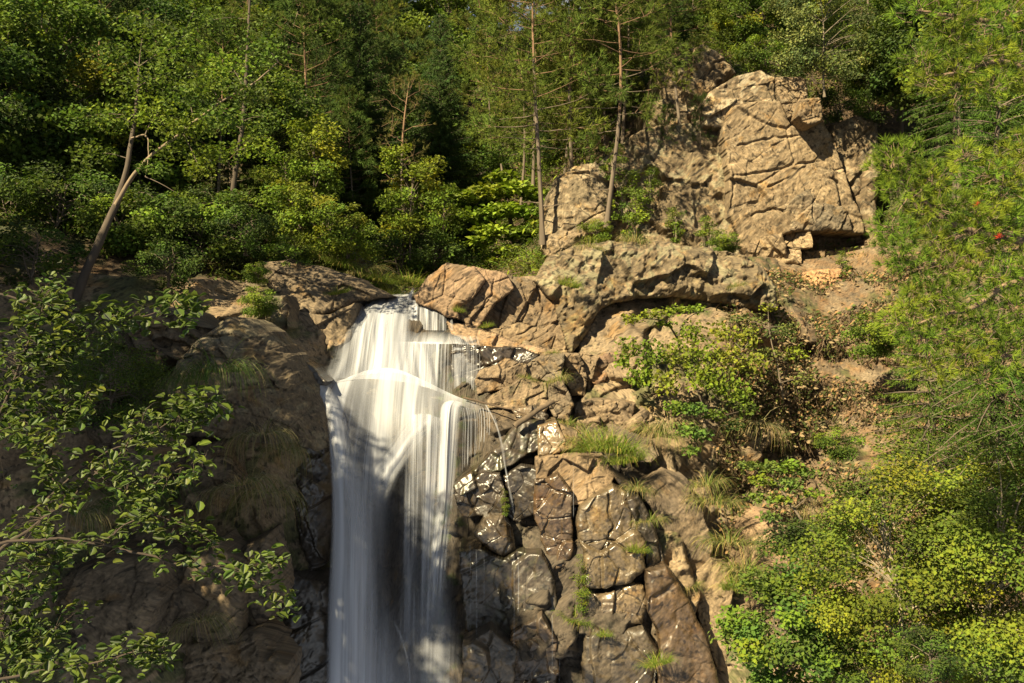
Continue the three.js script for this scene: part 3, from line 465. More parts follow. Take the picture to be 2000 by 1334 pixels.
function spruceShape(seed, { h = 10, reach = 2.2, start = 0.06, tiers = 30, per = 7, col = G_DARK, w = 0.016, droop = 0.35, rTrunk = 0.13, step = 0.11, len = 0.12, tipCol = null }) {
  const r = rngOf(seed), T = new Geo(), C = new Geo();
  const spine = []; for (let k = 0; k <= 10; k++) spine.push(V(0.06 * Math.sin(k + seed), h * k / 10, 0.06 * Math.cos(k * 1.3)));
  T.tube(spine, spine.map((_, k) => rTrunk * (1.03 - k / 10)), 7, BARK, 0.25);
  for (let i = 0; i < tiers; i++) {
    const q = (i + 0.5) / tiers, y = h * (start + (1 - start) * q);
    for (let b = 0; b < per; b++) {
      const R = reach * Math.pow(1 - q, 0.8) * (0.7 + 0.45 * r()) + 0.12, a = b / per * 6.2832 + i * 1.7 + r() * 0.8, D = V(Math.cos(a), 0, Math.sin(a)), S = V(-D.z, 0, D.x), up = lerp(0.05, 0.6, q * q);
      const pos = (u) => V(0, y + R * (up * u - droop * u * u * (1 - q * 0.5) + 0.14 * u * u * u), 0).addScaledVector(D, R * u);
      T.tube([pos(0), pos(0.35), pos(0.7), pos(1)], [0.02, 0.014, 0.009, 0.004], 3, BARK);
      const cB = jit(col, r, 0.3, 0.12);
      const nT = Math.max(3, Math.round(R / step));
      for (let k = 1; k <= nT; k++) for (const sgn of [-1, 1]) {
        const u = k / nT, s = pos(u), tl = (0.16 + 0.34 * (1 - u) * R * 0.5) * (0.6 + 0.7 * r());
        const td = D.clone().multiplyScalar(0.75).addScaledVector(S, sgn * (0.5 + 0.5 * r())).add(V(0, -0.35 - 0.5 * r(), 0)).normalize();
        const m = Math.max(2, Math.round(tl / 0.07));
        for (let j = 0; j < m; j++) { const p = s.clone().addScaledVector(td, tl * (j + 0.5) / m); tuft(C, p, td, len, 3, w, tipCol && j === m - 1 ? tipCol : cB, r); }
      }
    }
  }
  return { trunk: T.build(), crown: C.build() };
}
function broadShape(seed, { h = 6, cr = [2, 2.2, 2], cy = 4, clumps = 46, per = 260, ls = 0.085, clump = 0.55, flat = 0.6, col = G_MID, col2 = G_YEL, mixp = 0.35, rTrunk = 0.09, bark = BARK, lean = 0.3, stems = 1, droop = 0.2, shell = 0.45, big = false, lim = 1 }) {
  const r = rngOf(seed), T = new Geo(), C = new Geo(), spines = [];
  for (let s = 0; s < stems; s++) {
    const a = r() * 6.28, sp = stems > 1 ? 0.5 : lean, pts = []; for (let k = 0; k <= 8; k++) { const t = k / 8; pts.push(V(Math.cos(a) * sp * (t * t + 0.25 * Math.sin(t * 5 + seed)) * cr[0] * 0.5, (cy + cr[1] * 0.5) * t, Math.sin(a) * sp * t * t * cr[2] * 0.5)); }
    const rt = rTrunk / Math.sqrt(stems); T.tube(pts, pts.map((_, k) => rt * (1 - 0.8 * k / 8)), 6, bark, 0.2); spines.push(pts);
  }
  for (let c = 0; c < clumps; c++) {
    const d = rdir(r), m = shell + (1 - shell) * Math.cbrt(r()), ce = V(d.x * cr[0] * m, cy + d.y * cr[1] * m, d.z * cr[2] * m).multiplyScalar(1 + 0.22 * (r() - 0.5));
    const sp = spines[Math.floor(r() * stems)], k = Math.min(7, Math.max(2, Math.round(8 * (ce.y * 0.75) / (cy + cr[1] * 0.5)))), o = sp[k];
    if (c % lim === 0) T.tube(curve([o, o.clone().lerp(ce, 0.5).add(V((r() - 0.5) * 0.3, 0.12, (r() - 0.5) * 0.3)), ce], 5), [1, 0.8, 0.62, 0.48, 0.35, 0.2].map((q) => q * rTrunk * 0.3), 4, bark);
    const cs = clump * (0.6 + 0.8 * r()), base = r() < mixp ? col2 : col, cB = jit(base, r, 0.28, 0.16);
    const n = Math.round(per * cs * cs / (clump * clump));
    for (let k2 = 0; k2 < n; k2++) {
      const q = rdir(r).multiplyScalar(Math.pow(r(), 0.45) * cs); q.y *= flat;
      const p = ce.clone().add(q), nn = V(0, 1, 0).multiplyScalar(0.8).add(rdir(r).multiplyScalar(0.75)).addScaledVector(d, 0.3).normalize(), ax = rdir(r); ax.y -= droop; const dir = ax.addScaledVector(nn, -ax.dot(nn)).normalize(), L = ls * (0.6 + 0.7 * r());
      (big ? bigLeaf : leaf)(C, p, nn, dir, L, L * 0.72, jit(cB, r, 0.22, 0.12));
    }
  }
  return { trunk: T.build(), crown: C.build() };
}
function grassShape(seed, { n = 240, len = 0.6, r0 = 0.16, hang = 1, col = [0.12, 0.14, 0.03], dry = [0.28, 0.21, 0.09], dryP = 0.4, w = 0.007, front = 0.5, rise = 1 }) {
  const r = rngOf(seed), C = new Geo();
  for (let k = 0; k < n; k++) {
    const a = r() * 6.2832, o = V(Math.cos(a) * r0 * Math.sqrt(r()) * 1.5, 0.02 * r(), Math.sin(a) * r0 * Math.sqrt(r()) * 0.7), L = len * (0.5 + 0.7 * r());
    let d = V(Math.cos(a) * 0.6 + (r() - 0.5) * 0.6, (0.75 + 0.5 * r()) * rise, Math.sin(a) * 0.5 + front * r() + (r() - 0.5) * 0.3).normalize();
    const c = jit(r() < dryP ? dry : col, r, 0.3, 0.15), s = V().crossVectors(d, rdir(r)).normalize(); let p = o.clone(), last = null; const S = 5, hk = 0.5 + r();
    for (let j = 0; j <= S; j++) {
      const ww = w * (1 - j / (S + 0.3)), i1 = C.v(p.x - s.x * ww, p.y, p.z - s.z * ww, c), i2 = C.v(p.x + s.x * ww, p.y, p.z + s.z * ww, c);
      if (last) { C.t(last[0], last[1], i2); C.t(last[0], i2, i1); }
      last = [i1, i2]; p = p.clone().addScaledVector(d, L / S); d = d.clone().add(V(0.25 * (r() - 0.5), -0.42 * hang * hk, 0.2 * (r() - 0.5))).normalize();
    }
  }
  return C.build();
}
const shapes = {
  pine: [pineShape(11, { h: 9, start: 0.14, reach: 2.3, limbs: 64, twigs: 13, needles: 12, len: 0.2, w: 0.026, col: G_PINE }), pineShape(12, { h: 10, start: 0.3, reach: 2.2, limbs: 56, twigs: 13, needles: 12, len: 0.2, w: 0.026, col: G_OLIVE, lean: 0.6 }), pineShape(13, { h: 8, start: 0.1, reach: 2.3, limbs: 64, twigs: 12, needles: 12, len: 0.2, w: 0.026, col: [0.055, 0.09, 0.02], bare: 6 })],
  spruce: [spruceShape(21, { h: 10, reach: 2.4, tiers: 40, per: 8, w: 0.03, len: 0.16, col: [0.04, 0.072, 0.013] }), spruceShape(22, { h: 9, reach: 2.1, tiers: 38, per: 8, w: 0.03, len: 0.16, col: [0.05, 0.088, 0.018] })],
  broad: [broadShape(31, { h: 6, clumps: 70, per: 300, ls: 0.13, clump: 0.62, cr: [2.1, 2.7, 2], cy: 3.6 }), broadShape(32, { cr: [1.9, 3, 1.8], cy: 3.7, col: G_DARK, col2: G_MID, clumps: 70, per: 300, ls: 0.13, clump: 0.6 }), broadShape(33, { cr: [2.2, 2.5, 2], cy: 3.3, col: G_MID, col2: G_LIME, mixp: 0.5, clumps: 66, per: 300, ls: 0.13, clump: 0.62 })],
  bush: [broadShape(41, { cr: [0.8, 0.6, 0.7], cy: 0.65, clumps: 24, clump: 0.3, per: 190, ls: 0.075, stems: 4, rTrunk: 0.05, col: G_MID, col2: G_LIME }), broadShape(42, { cr: [0.9, 0.7, 0.7], cy: 0.7, clumps: 24, clump: 0.32, per: 190, ls: 0.075, stems: 4, rTrunk: 0.05, col: G_LIME, col2: G_YEL }), broadShape(43, { cr: [0.9, 0.55, 0.7], cy: 0.55, clumps: 24, clump: 0.3, per: 190, ls: 0.065, stems: 3, rTrunk: 0.04, col: G_DARK, col2: G_MID })],
  sapling: [broadShape(51, { cr: [0.7, 1.3, 0.7], cy: 1.9, clumps: 30, clump: 0.34, per: 150, ls: 0.09, rTrunk: 0.035, col: G_LIME, col2: G_YEL }), broadShape(52, { cr: [0.8, 1.2, 0.7], cy: 1.7, clumps: 28, clump: 0.36, per: 150, ls: 0.085, rTrunk: 0.035, col: G_MID, col2: G_LIME })],
};
console.log('shapes');
const rp = rngOf(777);
function plant(name, shape, pos, s, turn, label, category, group, sy = 1) {
  const o = thing(name, pos); o.rotation.y = turn; o.scale.set(s, s * sy, s);
  part(category === 'bush' ? 'stem' : 'trunk', shape.trunk, barkMat, o);
  part('crown', shape.crown, /pine|spruce/.test(name) ? needleMat : leafMat, o);
  return tag(o, label, category, group);
}
const onGround = (px, d, dy = 0) => { const x = (px - 1000) / F * d, z = -d; return V(x, groundY(x, z) + dy, z); };

const nearLeaf = []; { const r = rngOf(303); for (let k = 0; k < 14; k++) { const G = new Geo(); bigLeaf(G, V(0, 0, 0), V(0, 1, 0), V(0, 0, 1), 1, 0.7 + 0.15 * r(), jit(r() < 0.4 ? [0.10, 0.135, 0.016] : [0.06, 0.098, 0.012], r, 0.3, 0.14)); nearLeaf.push(G.build()); } }
// a tree or branch built along surveyed stems: stems [[px, py, d] ...], leaf clumps [px, py, d, radius, leaves]
function stemTree(name, label, category, stems, clumps, o = {}) {
  const { bark = BARK, ls = 0.09, col = G_MID, col2 = G_LIME, mixp = 0.4, flat = 0.55, seed = 5, droop = 0.2, needles = false, nl = 0.09, nw = 0.004, nn = 16, big = false, group, twig = true, sides = 7, up = 0.8 } = o;
  const r = rngOf(seed), b = at(...stems[0].p[0]), root = thing(name, b), C = new Geo(), pts0 = []; let main = null, single = 0;
  stems.forEach((s, i) => {
    const G = new Geo(), P = curve(s.p.map((q) => at(...q).sub(b)), s.p.length * 5), n = P.length;
    P.forEach((q, k) => { const t = k / n; q.x += 0.02 * noise(k * 0.3, i, seed) * (s.w ?? 1); q.y += 0.02 * noise(k * 0.3, i + 9, seed) * (s.w ?? 1); });
    G.tube(P, P.map((_, k) => lerp(s.r[0], s.r[1], k / (n - 1))), i ? 5 : sides, s.bark ?? bark, 0.2);
    const limb = part(i ? 'branch' : (s.name ?? 'trunk'), G.build(), barkMat, i ? main : root); if (!i) main = limb; pts0.push(...P.slice(Math.floor(n * (s.from ?? 0.3))));
  });
  const Tw = new Geo();
  for (const [px, py, d, rad, cnt, cc] of clumps) {
    const ce = at(px, py, d).sub(b), near = pts0.reduce((m, q) => q.distanceToSquared(ce) < m.distanceToSquared(ce) ? q : m, pts0[0]);
    if (twig) Tw.tube(curve([near, near.clone().lerp(ce, 0.5).add(V(0, 0.1 * rad, 0)), ce], 5), [0.012, 0.01, 0.008, 0.006, 0.005, 0.003].map((q) => q * (o.tw ?? 1)), 4, bark);
    const cB = jit(cc ?? (r() < mixp ? col2 : col), r, 0.2, 0.1);
    for (let k = 0; k < cnt; k++) {
      const q = rdir(r).multiplyScalar(Math.pow(r(), 0.45) * rad); q.y *= flat; const p = ce.clone().add(q);
      if (needles) { const td = q.clone().normalize().add(V(0, 0.35, 0)).add(rdir(r).multiplyScalar(0.4)).normalize(); if (k % 2 === 0) Tw.tube([p.clone().addScaledVector(td, -0.12), p], [0.004, 0.003], 3, bark); tuft(C, p, td, nl, nn, nw, cB, r); continue; }
      const n = V(0, up, 0).add(rdir(r).multiplyScalar(0.7)).normalize(), ax = rdir(r); ax.y -= droop; const dir = ax.addScaledVector(n, -ax.dot(n)).normalize(), L = ls * (0.6 + 0.7 * r());
      if (big && single < 300) {                   // leaves near enough to pick apart: each its own mesh, a few shared shapes
        single++; const m = part('leaf', nearLeaf[Math.floor(r() * nearLeaf.length)], leafMat, root);
        m.position.copy(p); m.scale.setScalar(L); m.quaternion.setFromRotationMatrix(new THREE.Matrix4().makeBasis(V().crossVectors(n, dir).normalize(), n, V().crossVectors(V().crossVectors(n, dir).normalize(), n)));
        continue;
      }
      (big ? bigLeaf : leaf)(C, p, n, dir, L, L * 0.75, jit(cB, r, 0.22, 0.12));
    }
  }
  if (Tw.n) part('twig', Tw.build(), barkMat, root).userData.kind = 'stuff';
  if (C.n) part('crown', C.build(), needles ? needleMat : leafMat, root).userData.kind = 'stuff';
  return tag(root, label, category, group);
}

// ---------------------------------------------------------------- the forest on the slopes
const kindWords = { pine: 'red-stemmed pine', spruce: 'dark spruce', broad: 'leafy round tree' };
const zoneOf = (px, side) => side ? (px < 1200 ? 'behind the tall pine of the cliff spur' : px < 1400 ? 'above the mossy cliff face' : px < 1560 ? 'above the smooth cliff slab' : px < 1740 ? 'above the right cliff buttress' : 'in the upper right corner')
  : (px < 130 ? 'in the upper left corner' : px < 330 ? 'above the leaning alder' : px < 540 ? 'above the grassy rim' : px < 740 ? 'between the grassy rim and the dark gully' : 'left of the sky gap');
const catOf = { pine: 'pine tree', spruce: 'spruce tree', broad: 'tree' }, nameOfKind = { pine: 'pine_tree', spruce: 'spruce_tree', broad: 'leafy_tree' };
function forestTree(px, d, hgt, kind, side) {
  const list = shapes[kind], k = Math.floor(rp() * list.length), s = hgt / ({ pine: 9, spruce: 9.5, broad: 6.4 })[kind];
  const row = side ? (d < 34.5 ? 'front row' : d < 42 ? 'second row' : 'far back') : (d < 30 ? 'front row' : d < 34 ? 'second row' : d < 39.5 ? 'third row' : d < 46 ? 'fourth row' : 'far back');
  const label = kindWords[kind] + ', ' + row + (row === 'far back' ? '' : ' of the wood') + ' ' + zoneOf(px, side);
  plant(nameOfKind[kind], list[k], onGround(px, d, -0.15), s, rp() * 6.28, label, catOf[kind], (side ? 'wood above the upper cliff' : 'packed forest left of the sky gap') + ': ' + label, 0.92 + 0.16 * rp());
}
const pick = () => { const q = rp(); return q < 0.4 ? 'pine' : q < 0.6 ? 'spruce' : 'broad'; };
for (const [d, gap, h0, h1, a, b] of [[27, 2.2, 3.2, 5, -60, 500], [31.5, 2.2, 4.5, 6.5, -60, 720], [36, 2.3, 5, 8, -60, 850], [42, 2.5, 6.5, 9, -60, 880], [49, 2.8, 7.5, 10.5, -40, 900], [58, 3.2, 8, 11, -40, 920], [70, 3.8, 8, 11.5, -30, 960], [88, 4.6, 8, 11, -30, 930]])
  for (let px = a; px < b; px += gap / d * F * (0.75 + 0.5 * rp())) forestTree(px, d * (0.95 + 0.1 * rp()), lerp(h0, h1, rp()), pick(), 0);
for (const [d, gap, h0, h1, a, b] of [[30, 2.0, 2.6, 4, 1180, 1780], [33, 2.2, 3.6, 5.6, 1090, 1900], [38, 2.4, 5, 7, 1060, 2050], [45, 2.8, 6, 8, 1060, 2050], [56, 3.6, 7, 9, 1100, 2000]])
  for (let px = a; px < b; px += gap / d * F * (0.75 + 0.5 * rp())) forestTree(px, d * (0.96 + 0.08 * rp()), lerp(h0, h1, rp()), pick(), 1);

// low growth that covers the slopes, too dense to count
{
  const C = new Geo(), r = rngOf(88);
  for (let k = 0; k < 120; k++) { const q = rdir(r).multiplyScalar(Math.sqrt(r()) * 0.5); q.y = Math.abs(q.y) * 0.6; const n = V(0, 0.8, 0).add(rdir(r).multiplyScalar(0.7)).normalize(), ax = rdir(r), dir = ax.addScaledVector(n, -ax.dot(n)).normalize(), L = 0.055 * (0.5 + 0.9 * r()); leaf(C, q, n, dir, L * (k % 3 ? 1 : 3), L * 0.5, jit([1, 1, 1], r, 0.3, 0.1)); }
  const spots = [];
  for (let k = 0; k < 26000 && spots.length < 9000; k++) {
    const d = 20.5 + 60 * Math.pow(r(), 1.8), px = -100 + 2200 * r(), x = (px - 1000) / F * d, z = -d;
    if (d < edgeDepth(x) + 0.6) continue;
    if (fbm(x * 0.5, z * 0.5, 9, 2) < -0.12) continue;
    if (px > 740 && px < 1010 && d < 30 && d > 20) { if (r() < 0.8) continue; }
    spots.push([x, z, d]);
  }
  const im = new THREE.InstancedMesh(C.build(), leafMat, spots.length), M = new THREE.Matrix4(), c = new THREE.Color();
  spots.forEach(([x, z, d], i) => {
    const s = (0.55 + 0.9 * r()) * (0.8 + d / 60); M.makeRotationY(r() * 6.28).scale(V(s, s * (0.5 + 0.6 * r()), s)); M.setPosition(x, groundY(x, z) - 0.03, z); im.setMatrixAt(i, M);
    const q = jit(x > -5 && r() < 0.4 ? G_LIME : r() < 0.5 ? G_MID : [0.09, 0.085, 0.025], r, 0.35, 0.2); c.setRGB(...q); im.setColorAt(i, c);
  });
  im.name = 'undergrowth'; im.castShadow = im.receiveShadow = true; scene.add(im);
  tag(im, 'low leafy undergrowth carpeting the wooded slopes', 'undergrowth', null, 'stuff');
}
console.log('forest');

// roots, twigs and dead leaves on the broken slope at the right, too many to count
{
  const r = rngOf(515), S = new Geo(), Lf = new Geo();
  for (let k = 0; k < 7; k++) { const a = rdir(r).multiplyScalar(0.05), d = V(r() - 0.5, -0.5 - 0.6 * r(), 0.25 * r()).normalize(), L = 0.12 + 0.25 * r(); S.tube(curve([a, a.clone().addScaledVector(d, L * 0.5).add(rdir(r).multiplyScalar(0.05)), a.clone().addScaledVector(d, L)], 4), [0.006, 0.005, 0.004, 0.003, 0.002], 3, jit([0.17, 0.115, 0.07], r, 0.5, 0.1)); }
  for (let k = 0; k < 12; k++) { const n = rdir(r), ax = rdir(r), dir = ax.addScaledVector(n, -ax.dot(n)).normalize(); leaf(S, rdir(r).multiplyScalar(0.16), n, dir, 0.06 + 0.05 * r(), 0.04, jit(r() < 0.25 ? [0.1, 0.12, 0.03] : [0.26, 0.17, 0.085], r, 0.4, 0.15)); }
  const spots = []; for (let k = 0; k < 16000 && spots.length < 4200; k++) { const x = lerp(3.6, 9.5, r()), y = lerp(-5, 1.7, r()); if (y > wallTop(x) - 0.05 || fbm(x * 1.3, y * 1.3, 6, 2) < -0.06 || x < 4.6 + y * 0.35 * (r() - 0.3)) continue; spots.push([x, y]); }
  const im = new THREE.InstancedMesh(S.build(), grassMat, spots.length), M = new THREE.Matrix4();
  spots.forEach(([x, y], i) => { const s = 0.7 + 0.9 * r(); M.makeRotationY(r() * 6.28).scale(V(s, s, s)); M.setPosition(x, y, -wallSurf(x, y).d + 0.03); im.setMatrixAt(i, M); });
  im.name = 'leaf_litter'; im.castShadow = im.receiveShadow = true; scene.add(im);
  tag(im, 'dead leaves, twigs and roots strewn over the broken slope', 'leaf litter', null, 'stuff');
}

// nearer trees and shrubs that close the left slope
for (const [px, d, s, kind, k, l] of [[-20, 21.5, 0.85, 'broad', 1, 'dark leafy tree at the left edge above the bank'], [95, 22.5, 0.95, 'broad', 0, 'leafy tree left of the leaning alder'], [180, 24.5, 0.85, 'pine', 2, 'pine behind the leaning alder'], [345, 25.2, 0.9, 'broad', 1, 'dark leafy tree right behind the grey outcrop'], [425, 24, 0.6, 'pine', 0, 'pine between the grey outcrop and the grassy rim'], [520, 26.5, 0.8, 'broad', 2, 'fresh green tree at the head of the grassy rim'], [700, 29, 0.8, 'spruce', 0, 'dark spruce behind the lower end of the grassy rim'], [760, 31, 0.9, 'pine', 2, 'bushy pine at the edge of the dark gully'], [860, 33, 0.85, 'spruce', 1, 'spruce in the dark gully left of the lime maple'], [610, 28.5, 0.85, 'pine', 0, 'bushy pine behind the tallest lime sapling'], [900, 37, 0.9, 'broad', 0, 'leafy tree in the gully behind the lime maple'], [820, 36, 1.0, 'broad', 1, 'dark leafy tree in the head of the gully']])
  plant(nameOfKind[kind], shapes[kind][k], onGround(px, d, -0.2), s, px, l, catOf[kind]);
for (const [px, d, s, k, l] of [[20, 20.5, 1.3, 2, 'dark shrub at the left edge under the leafy trees'], [110, 20, 1.2, 2, 'dark shrub at the foot of the leaning alder'], [190, 21, 1.3, 2, 'dark shrub just left of the grey outcrop'], [240, 20.2, 1.1, 0, 'green shrub below the grey outcrop'], [310, 20.8, 1.3, 2, 'dark shrub below the right end of the grey outcrop'], [380, 20.6, 1.2, 2, 'dark shrub on the shaded slope above the lit boulder'], [440, 21.4, 1.2, 0, 'green shrub right of the grey outcrop'], [60, 23.5, 1.5, 0, 'large green shrub behind the dark shrubs at the left edge'], [150, 23.8, 1.5, 2, 'large dark shrub behind the leaning alder'], [290, 24.6, 1.5, 0, 'large green shrub on top of the grey outcrop'], [780, 26, 1.2, 2, 'dark shrub on the gully bank left of the thin sapling'], [850, 27.5, 1.3, 2, 'dark shrub on the gully bank right of the thin sapling'], [900, 30, 1.2, 0, 'green shrub in the gully beside the lime maple']])
  plant('shrub', shapes.bush[k], onGround(px, d, -0.1), s, px, l, 'bush');

// ---------------------------------------------------------------- the waterfall: layered veils over the rock
const streakTex = (lo, hi, f, seed) => dataTex(512, (u, v) => {
  let s = 0.6 * perN(u, v * 0.0 + 0.13 * perN(u, v, 3, seed), f, seed) + 0.6 * noise(Math.cos(u * 6.2832) * f * 0.5, Math.sin(u * 6.2832) * f * 0.5, seed + 0.8 * Math.sin(v * 6.2832)) + 0.35 * noise(Math.cos(u * 6.2832) * f * 1.6, Math.sin(u * 6.2832) * f * 1.6, seed + 4 + 0.8 * Math.cos(v * 6.2832));
  s = clamp(0.5 + 0.8 * s); const k = lerp(lo, hi, sstep(0.1, 0.9, s)); return [k, k, k];
});
const denseStreak = streakTex(0.4, 0.9, 4, 3), veilStreak = streakTex(0.0, 0.75, 7, 8);
const waterMat = (alphaMap, o = 1, c = 0.47) => new THREE.MeshPhysicalMaterial({ name: 'falling_water', color: new THREE.Color().setRGB(c * 0.97, c, c * 1.1), vertexColors: true, transparent: true, opacity: o, alphaMap, roughness: 0.6, transmission: 0.15, thickness: 0, side: THREE.DoubleSide, specularIntensity: 0.6 });
const matDense = waterMat(denseStreak), matVeil = waterMat(veilStreak);
const cr1 = (a, b, c, d, t) => 0.5 * ((2 * b) + (-a + c) * t + (2 * a - 5 * b + 4 * c - d) * t * t + (-a + 3 * b - 3 * c + d) * t * t * t);
function sheet(name, rows, o, parent) {            // rows of surveyed points [px, py, d, cover]; a smooth sheet through them
  const { nu = 60, nv = 90, eL = 0.08, eR = 0.08, eT = 0.02, eB = 0, fold = 0.05, ff = 6, mat = matDense, uS = 1.3, vS = 7, seed = 1 } = o;
  const Rn = rows.length, K = rows[0].length, Q = rows.map((q) => q.map((p) => { const w = at(p[0], p[1], p[2]); return [w.x, w.y, w.z, p[3] ?? 1]; }));
  const g2 = (j, i) => Q[clamp(j, 0, Rn - 1)][clamp(i, 0, K - 1)];
  const p = [], col = [], uv = [], idx = [];
  for (let j = 0; j <= nv; j++) for (let i = 0; i <= nu; i++) {
    const fj = j / nv * (Rn - 1), fi = i / nu * (K - 1), j0 = Math.min(Rn - 2, Math.floor(fj)), i0 = Math.min(K - 2, Math.floor(fi)), tj = fj - j0, ti = fi - i0, w = [0, 0, 0, 0];
    for (let c = 0; c < 4; c++) { const col4 = [-1, 0, 1, 2].map((dj) => cr1(g2(j0 + dj, i0 - 1)[c], g2(j0 + dj, i0)[c], g2(j0 + dj, i0 + 1)[c], g2(j0 + dj, i0 + 2)[c], ti)); w[c] = cr1(...col4, tj); }
    const u = i / nu, v = j / nv;
    w[2] += fold * (noise(u * ff, v * 0.8, seed) + 0.5 * noise(u * ff * 2.7, v * 1.3, seed + 5));
    let al = clamp(w[3]) * sstep(0, eL, u + 0.02 * noise(v * 6, 1, seed)) * sstep(0, eR, 1 - u + 0.02 * noise(v * 6, 2, seed)); if (eT) al *= sstep(0, eT, v); if (eB) al *= sstep(0, eB, 1 - v);
    p.push(w[0], w[1], w[2]); col.push(1, 1, 1, al); uv.push(w[0] / uS + seed * 0.31, w[1] / vS);
  }
  for (let j = 0; j < nv; j++) for (let i = 0; i < nu; i++) { const a = j * (nu + 1) + i, b = a + 1, c = a + nu + 1, d = c + 1; idx.push(a, c, d, a, d, b); }
  const g = new THREE.BufferGeometry();
  g.setAttribute('position', new THREE.Float32BufferAttribute(p, 3)); g.setAttribute('color', new THREE.Float32BufferAttribute(col, 4)); g.setAttribute('uv', new THREE.Float32BufferAttribute(uv, 2)); g.setIndex(idx); g.computeVertexNormals();
  return part(name, g, mat, parent);
}
const falls = mass('waterfall', 'silky white waterfall dropping in two tiers over dark rock', 'waterfall');
sheet('upper_cascade', [
  [[722, 586, 20.6], [760, 578, 20.7], [806, 580, 20.6]], [[690, 606, 19.9, 0.85], [745, 598, 19.85, 0.9], [806, 598, 19.95, 0.8]], [[672, 645, 19.3, 0.75], [735, 640, 19.2, 0.85], [805, 640, 19.4, 0.8]], [[652, 692, 18.9, 0.75], [728, 690, 18.8], [806, 690, 18.95]], [[628, 732, 18.2, 0.6], [720, 725, 18.5], [815, 726, 18.55]], [[606, 752, 17.7, 0.6], [720, 740, 18.25], [830, 752, 18.25]]], { eL: 0.38, eR: 0.25, fold: 0.11, ff: 4.5, seed: 2, nu: 80 }, falls);
sheet('spreading_veil', [
  [[690, 606, 19.75, 0.5], [745, 598, 19.7, 0.8], [806, 600, 19.8, 0.6]], [[668, 645, 19.15, 0.6], [735, 640, 19.05, 0.9], [805, 640, 19.2, 0.6]], [[640, 692, 18.75, 0.35], [728, 690, 18.6, 0.8], [806, 690, 18.8, 0.6]], [[600, 745, 17.7, 0.15], [720, 735, 18.4, 0.7], [825, 740, 18.4, 0.5]]], { eL: 0.3, eR: 0.25, eT: 0.3, fold: 0.1, ff: 6, mat: matVeil, seed: 14, nu: 80 }, falls);
sheet('small_curtain', [[[775, 582, 20.3], [830, 590, 20.2], [880, 614, 20.05]], [[782, 600, 19.9], [835, 604, 19.85], [884, 622, 19.8, 0.8]], [[786, 646, 19.7], [838, 645, 19.68], [886, 646, 19.66, 0.5]]], { fold: 0.05, ff: 16, mat: matVeil, seed: 4, eL: 0.2 }, falls);
sheet('shelf_water', [[[760, 640, 19.75, 0.6], [850, 642, 19.75, 0.5], [945, 652, 19.75, 0.4]], [[760, 658, 19.35, 0.8], [850, 660, 19.4, 0.6], [945, 664, 19.45, 0.4]], [[762, 674, 19.12], [850, 672, 19.15], [940, 672, 19.2, 0.4]]], { fold: 0.06, ff: 5, seed: 6, eL: 0.3, eR: 0.3, eT: 0.6 }, falls);
sheet('curtain', [[[760, 668, 19.18], [815, 668, 19.15], [872, 669, 19.18], [940, 671, 19.22, 0.25]], [[764, 690, 19.0], [818, 690, 18.95], [876, 692, 19.0, 0.8], [940, 694, 19.12, 0.25]], [[775, 745, 18.75], [825, 755, 18.65], [886, 775, 18.75, 0.6], [940, 785, 18.95, 0.18]]], { fold: 0.03, ff: 12, mat: matVeil, seed: 7, eL: 0.25, eR: 0.1, nu: 110 }, falls);
sheet('curtain_body', [[[756, 667, 19.2], [800, 667, 19.17], [850, 668, 19.2, 0.9]], [[760, 692, 19.02], [806, 692, 18.98], [855, 692, 19.02, 0.8]], [[765, 740, 18.7], [815, 750, 18.66], [868, 768, 18.76, 0.5]]], { fold: 0.06, ff: 9, seed: 9, eL: 0.3, eR: 0.35 }, falls);
sheet('lower_apron', [
  [[604, 749, 17.5, 0.7], [660, 744, 18.1, 0.9], [715, 724, 18.4, 0.9], [770, 720, 18.4, 0.9], [830, 744, 18.3], [890, 773, 18.2, 0.8], [955, 795, 18.05, 0.4]],
  [[622, 768, 17.25], [666, 772, 17.65, 0.85], [718, 768, 17.98, 0.8], [772, 765, 18.0, 0.75], [832, 778, 17.9, 0.9], [880, 790, 17.95, 0.45], [945, 806, 17.95, 0.3]],
  [[638, 812, 16.95], [678, 830, 17.25, 0.75], [730, 838, 17.55, 0.7], [782, 825, 17.62, 0.7], [838, 822, 17.6, 0.8], [880, 828, 17.75, 0.12], [940, 845, 17.8, 0.15]],
  [[644, 885, 16.65], [688, 905, 16.85, 0.8], [735, 915, 17.1, 0.6], [782, 900, 17.4, 0.12], [838, 900, 17.5, 0.5], [882, 900, 17.6, 0.15], [920, 908, 17.65, 0.1]],
  [[646, 1000, 16.45], [690, 1000, 16.7, 0.95], [728, 1000, 17.0, 0.5], [770, 1000, 17.3, 0.05], [832, 1000, 17.4, 0.35], [876, 1000, 17.4, 0.2], [900, 1000, 17.45, 0.05]],
  [[640, 1150, 16.35], [686, 1150, 16.5], [727, 1150, 16.9, 0.5], [765, 1150, 17.2, 0.05], [822, 1150, 17.2, 0.25], [862, 1150, 17.2, 0.25], [895, 1150, 17.25, 0.05]],
  [[634, 1300, 16.3], [690, 1300, 16.4], [738, 1300, 16.75, 0.7], [785, 1300, 16.9, 0.2], [830, 1300, 16.9, 0.3], [872, 1300, 16.9, 0.25], [905, 1300, 17, 0.05]],
  [[630, 1440, 16.2], [692, 1440, 16.3], [745, 1440, 16.6, 0.8], [800, 1440, 16.6, 0.4], [845, 1440, 16.6, 0.4], [885, 1440, 16.7, 0.3], [915, 1440, 16.8, 0.1]]], { nu: 150, nv: 170, eL: 0.07, eR: 0.12, eT: 0, fold: 0.035, ff: 9, seed: 11 }, falls);
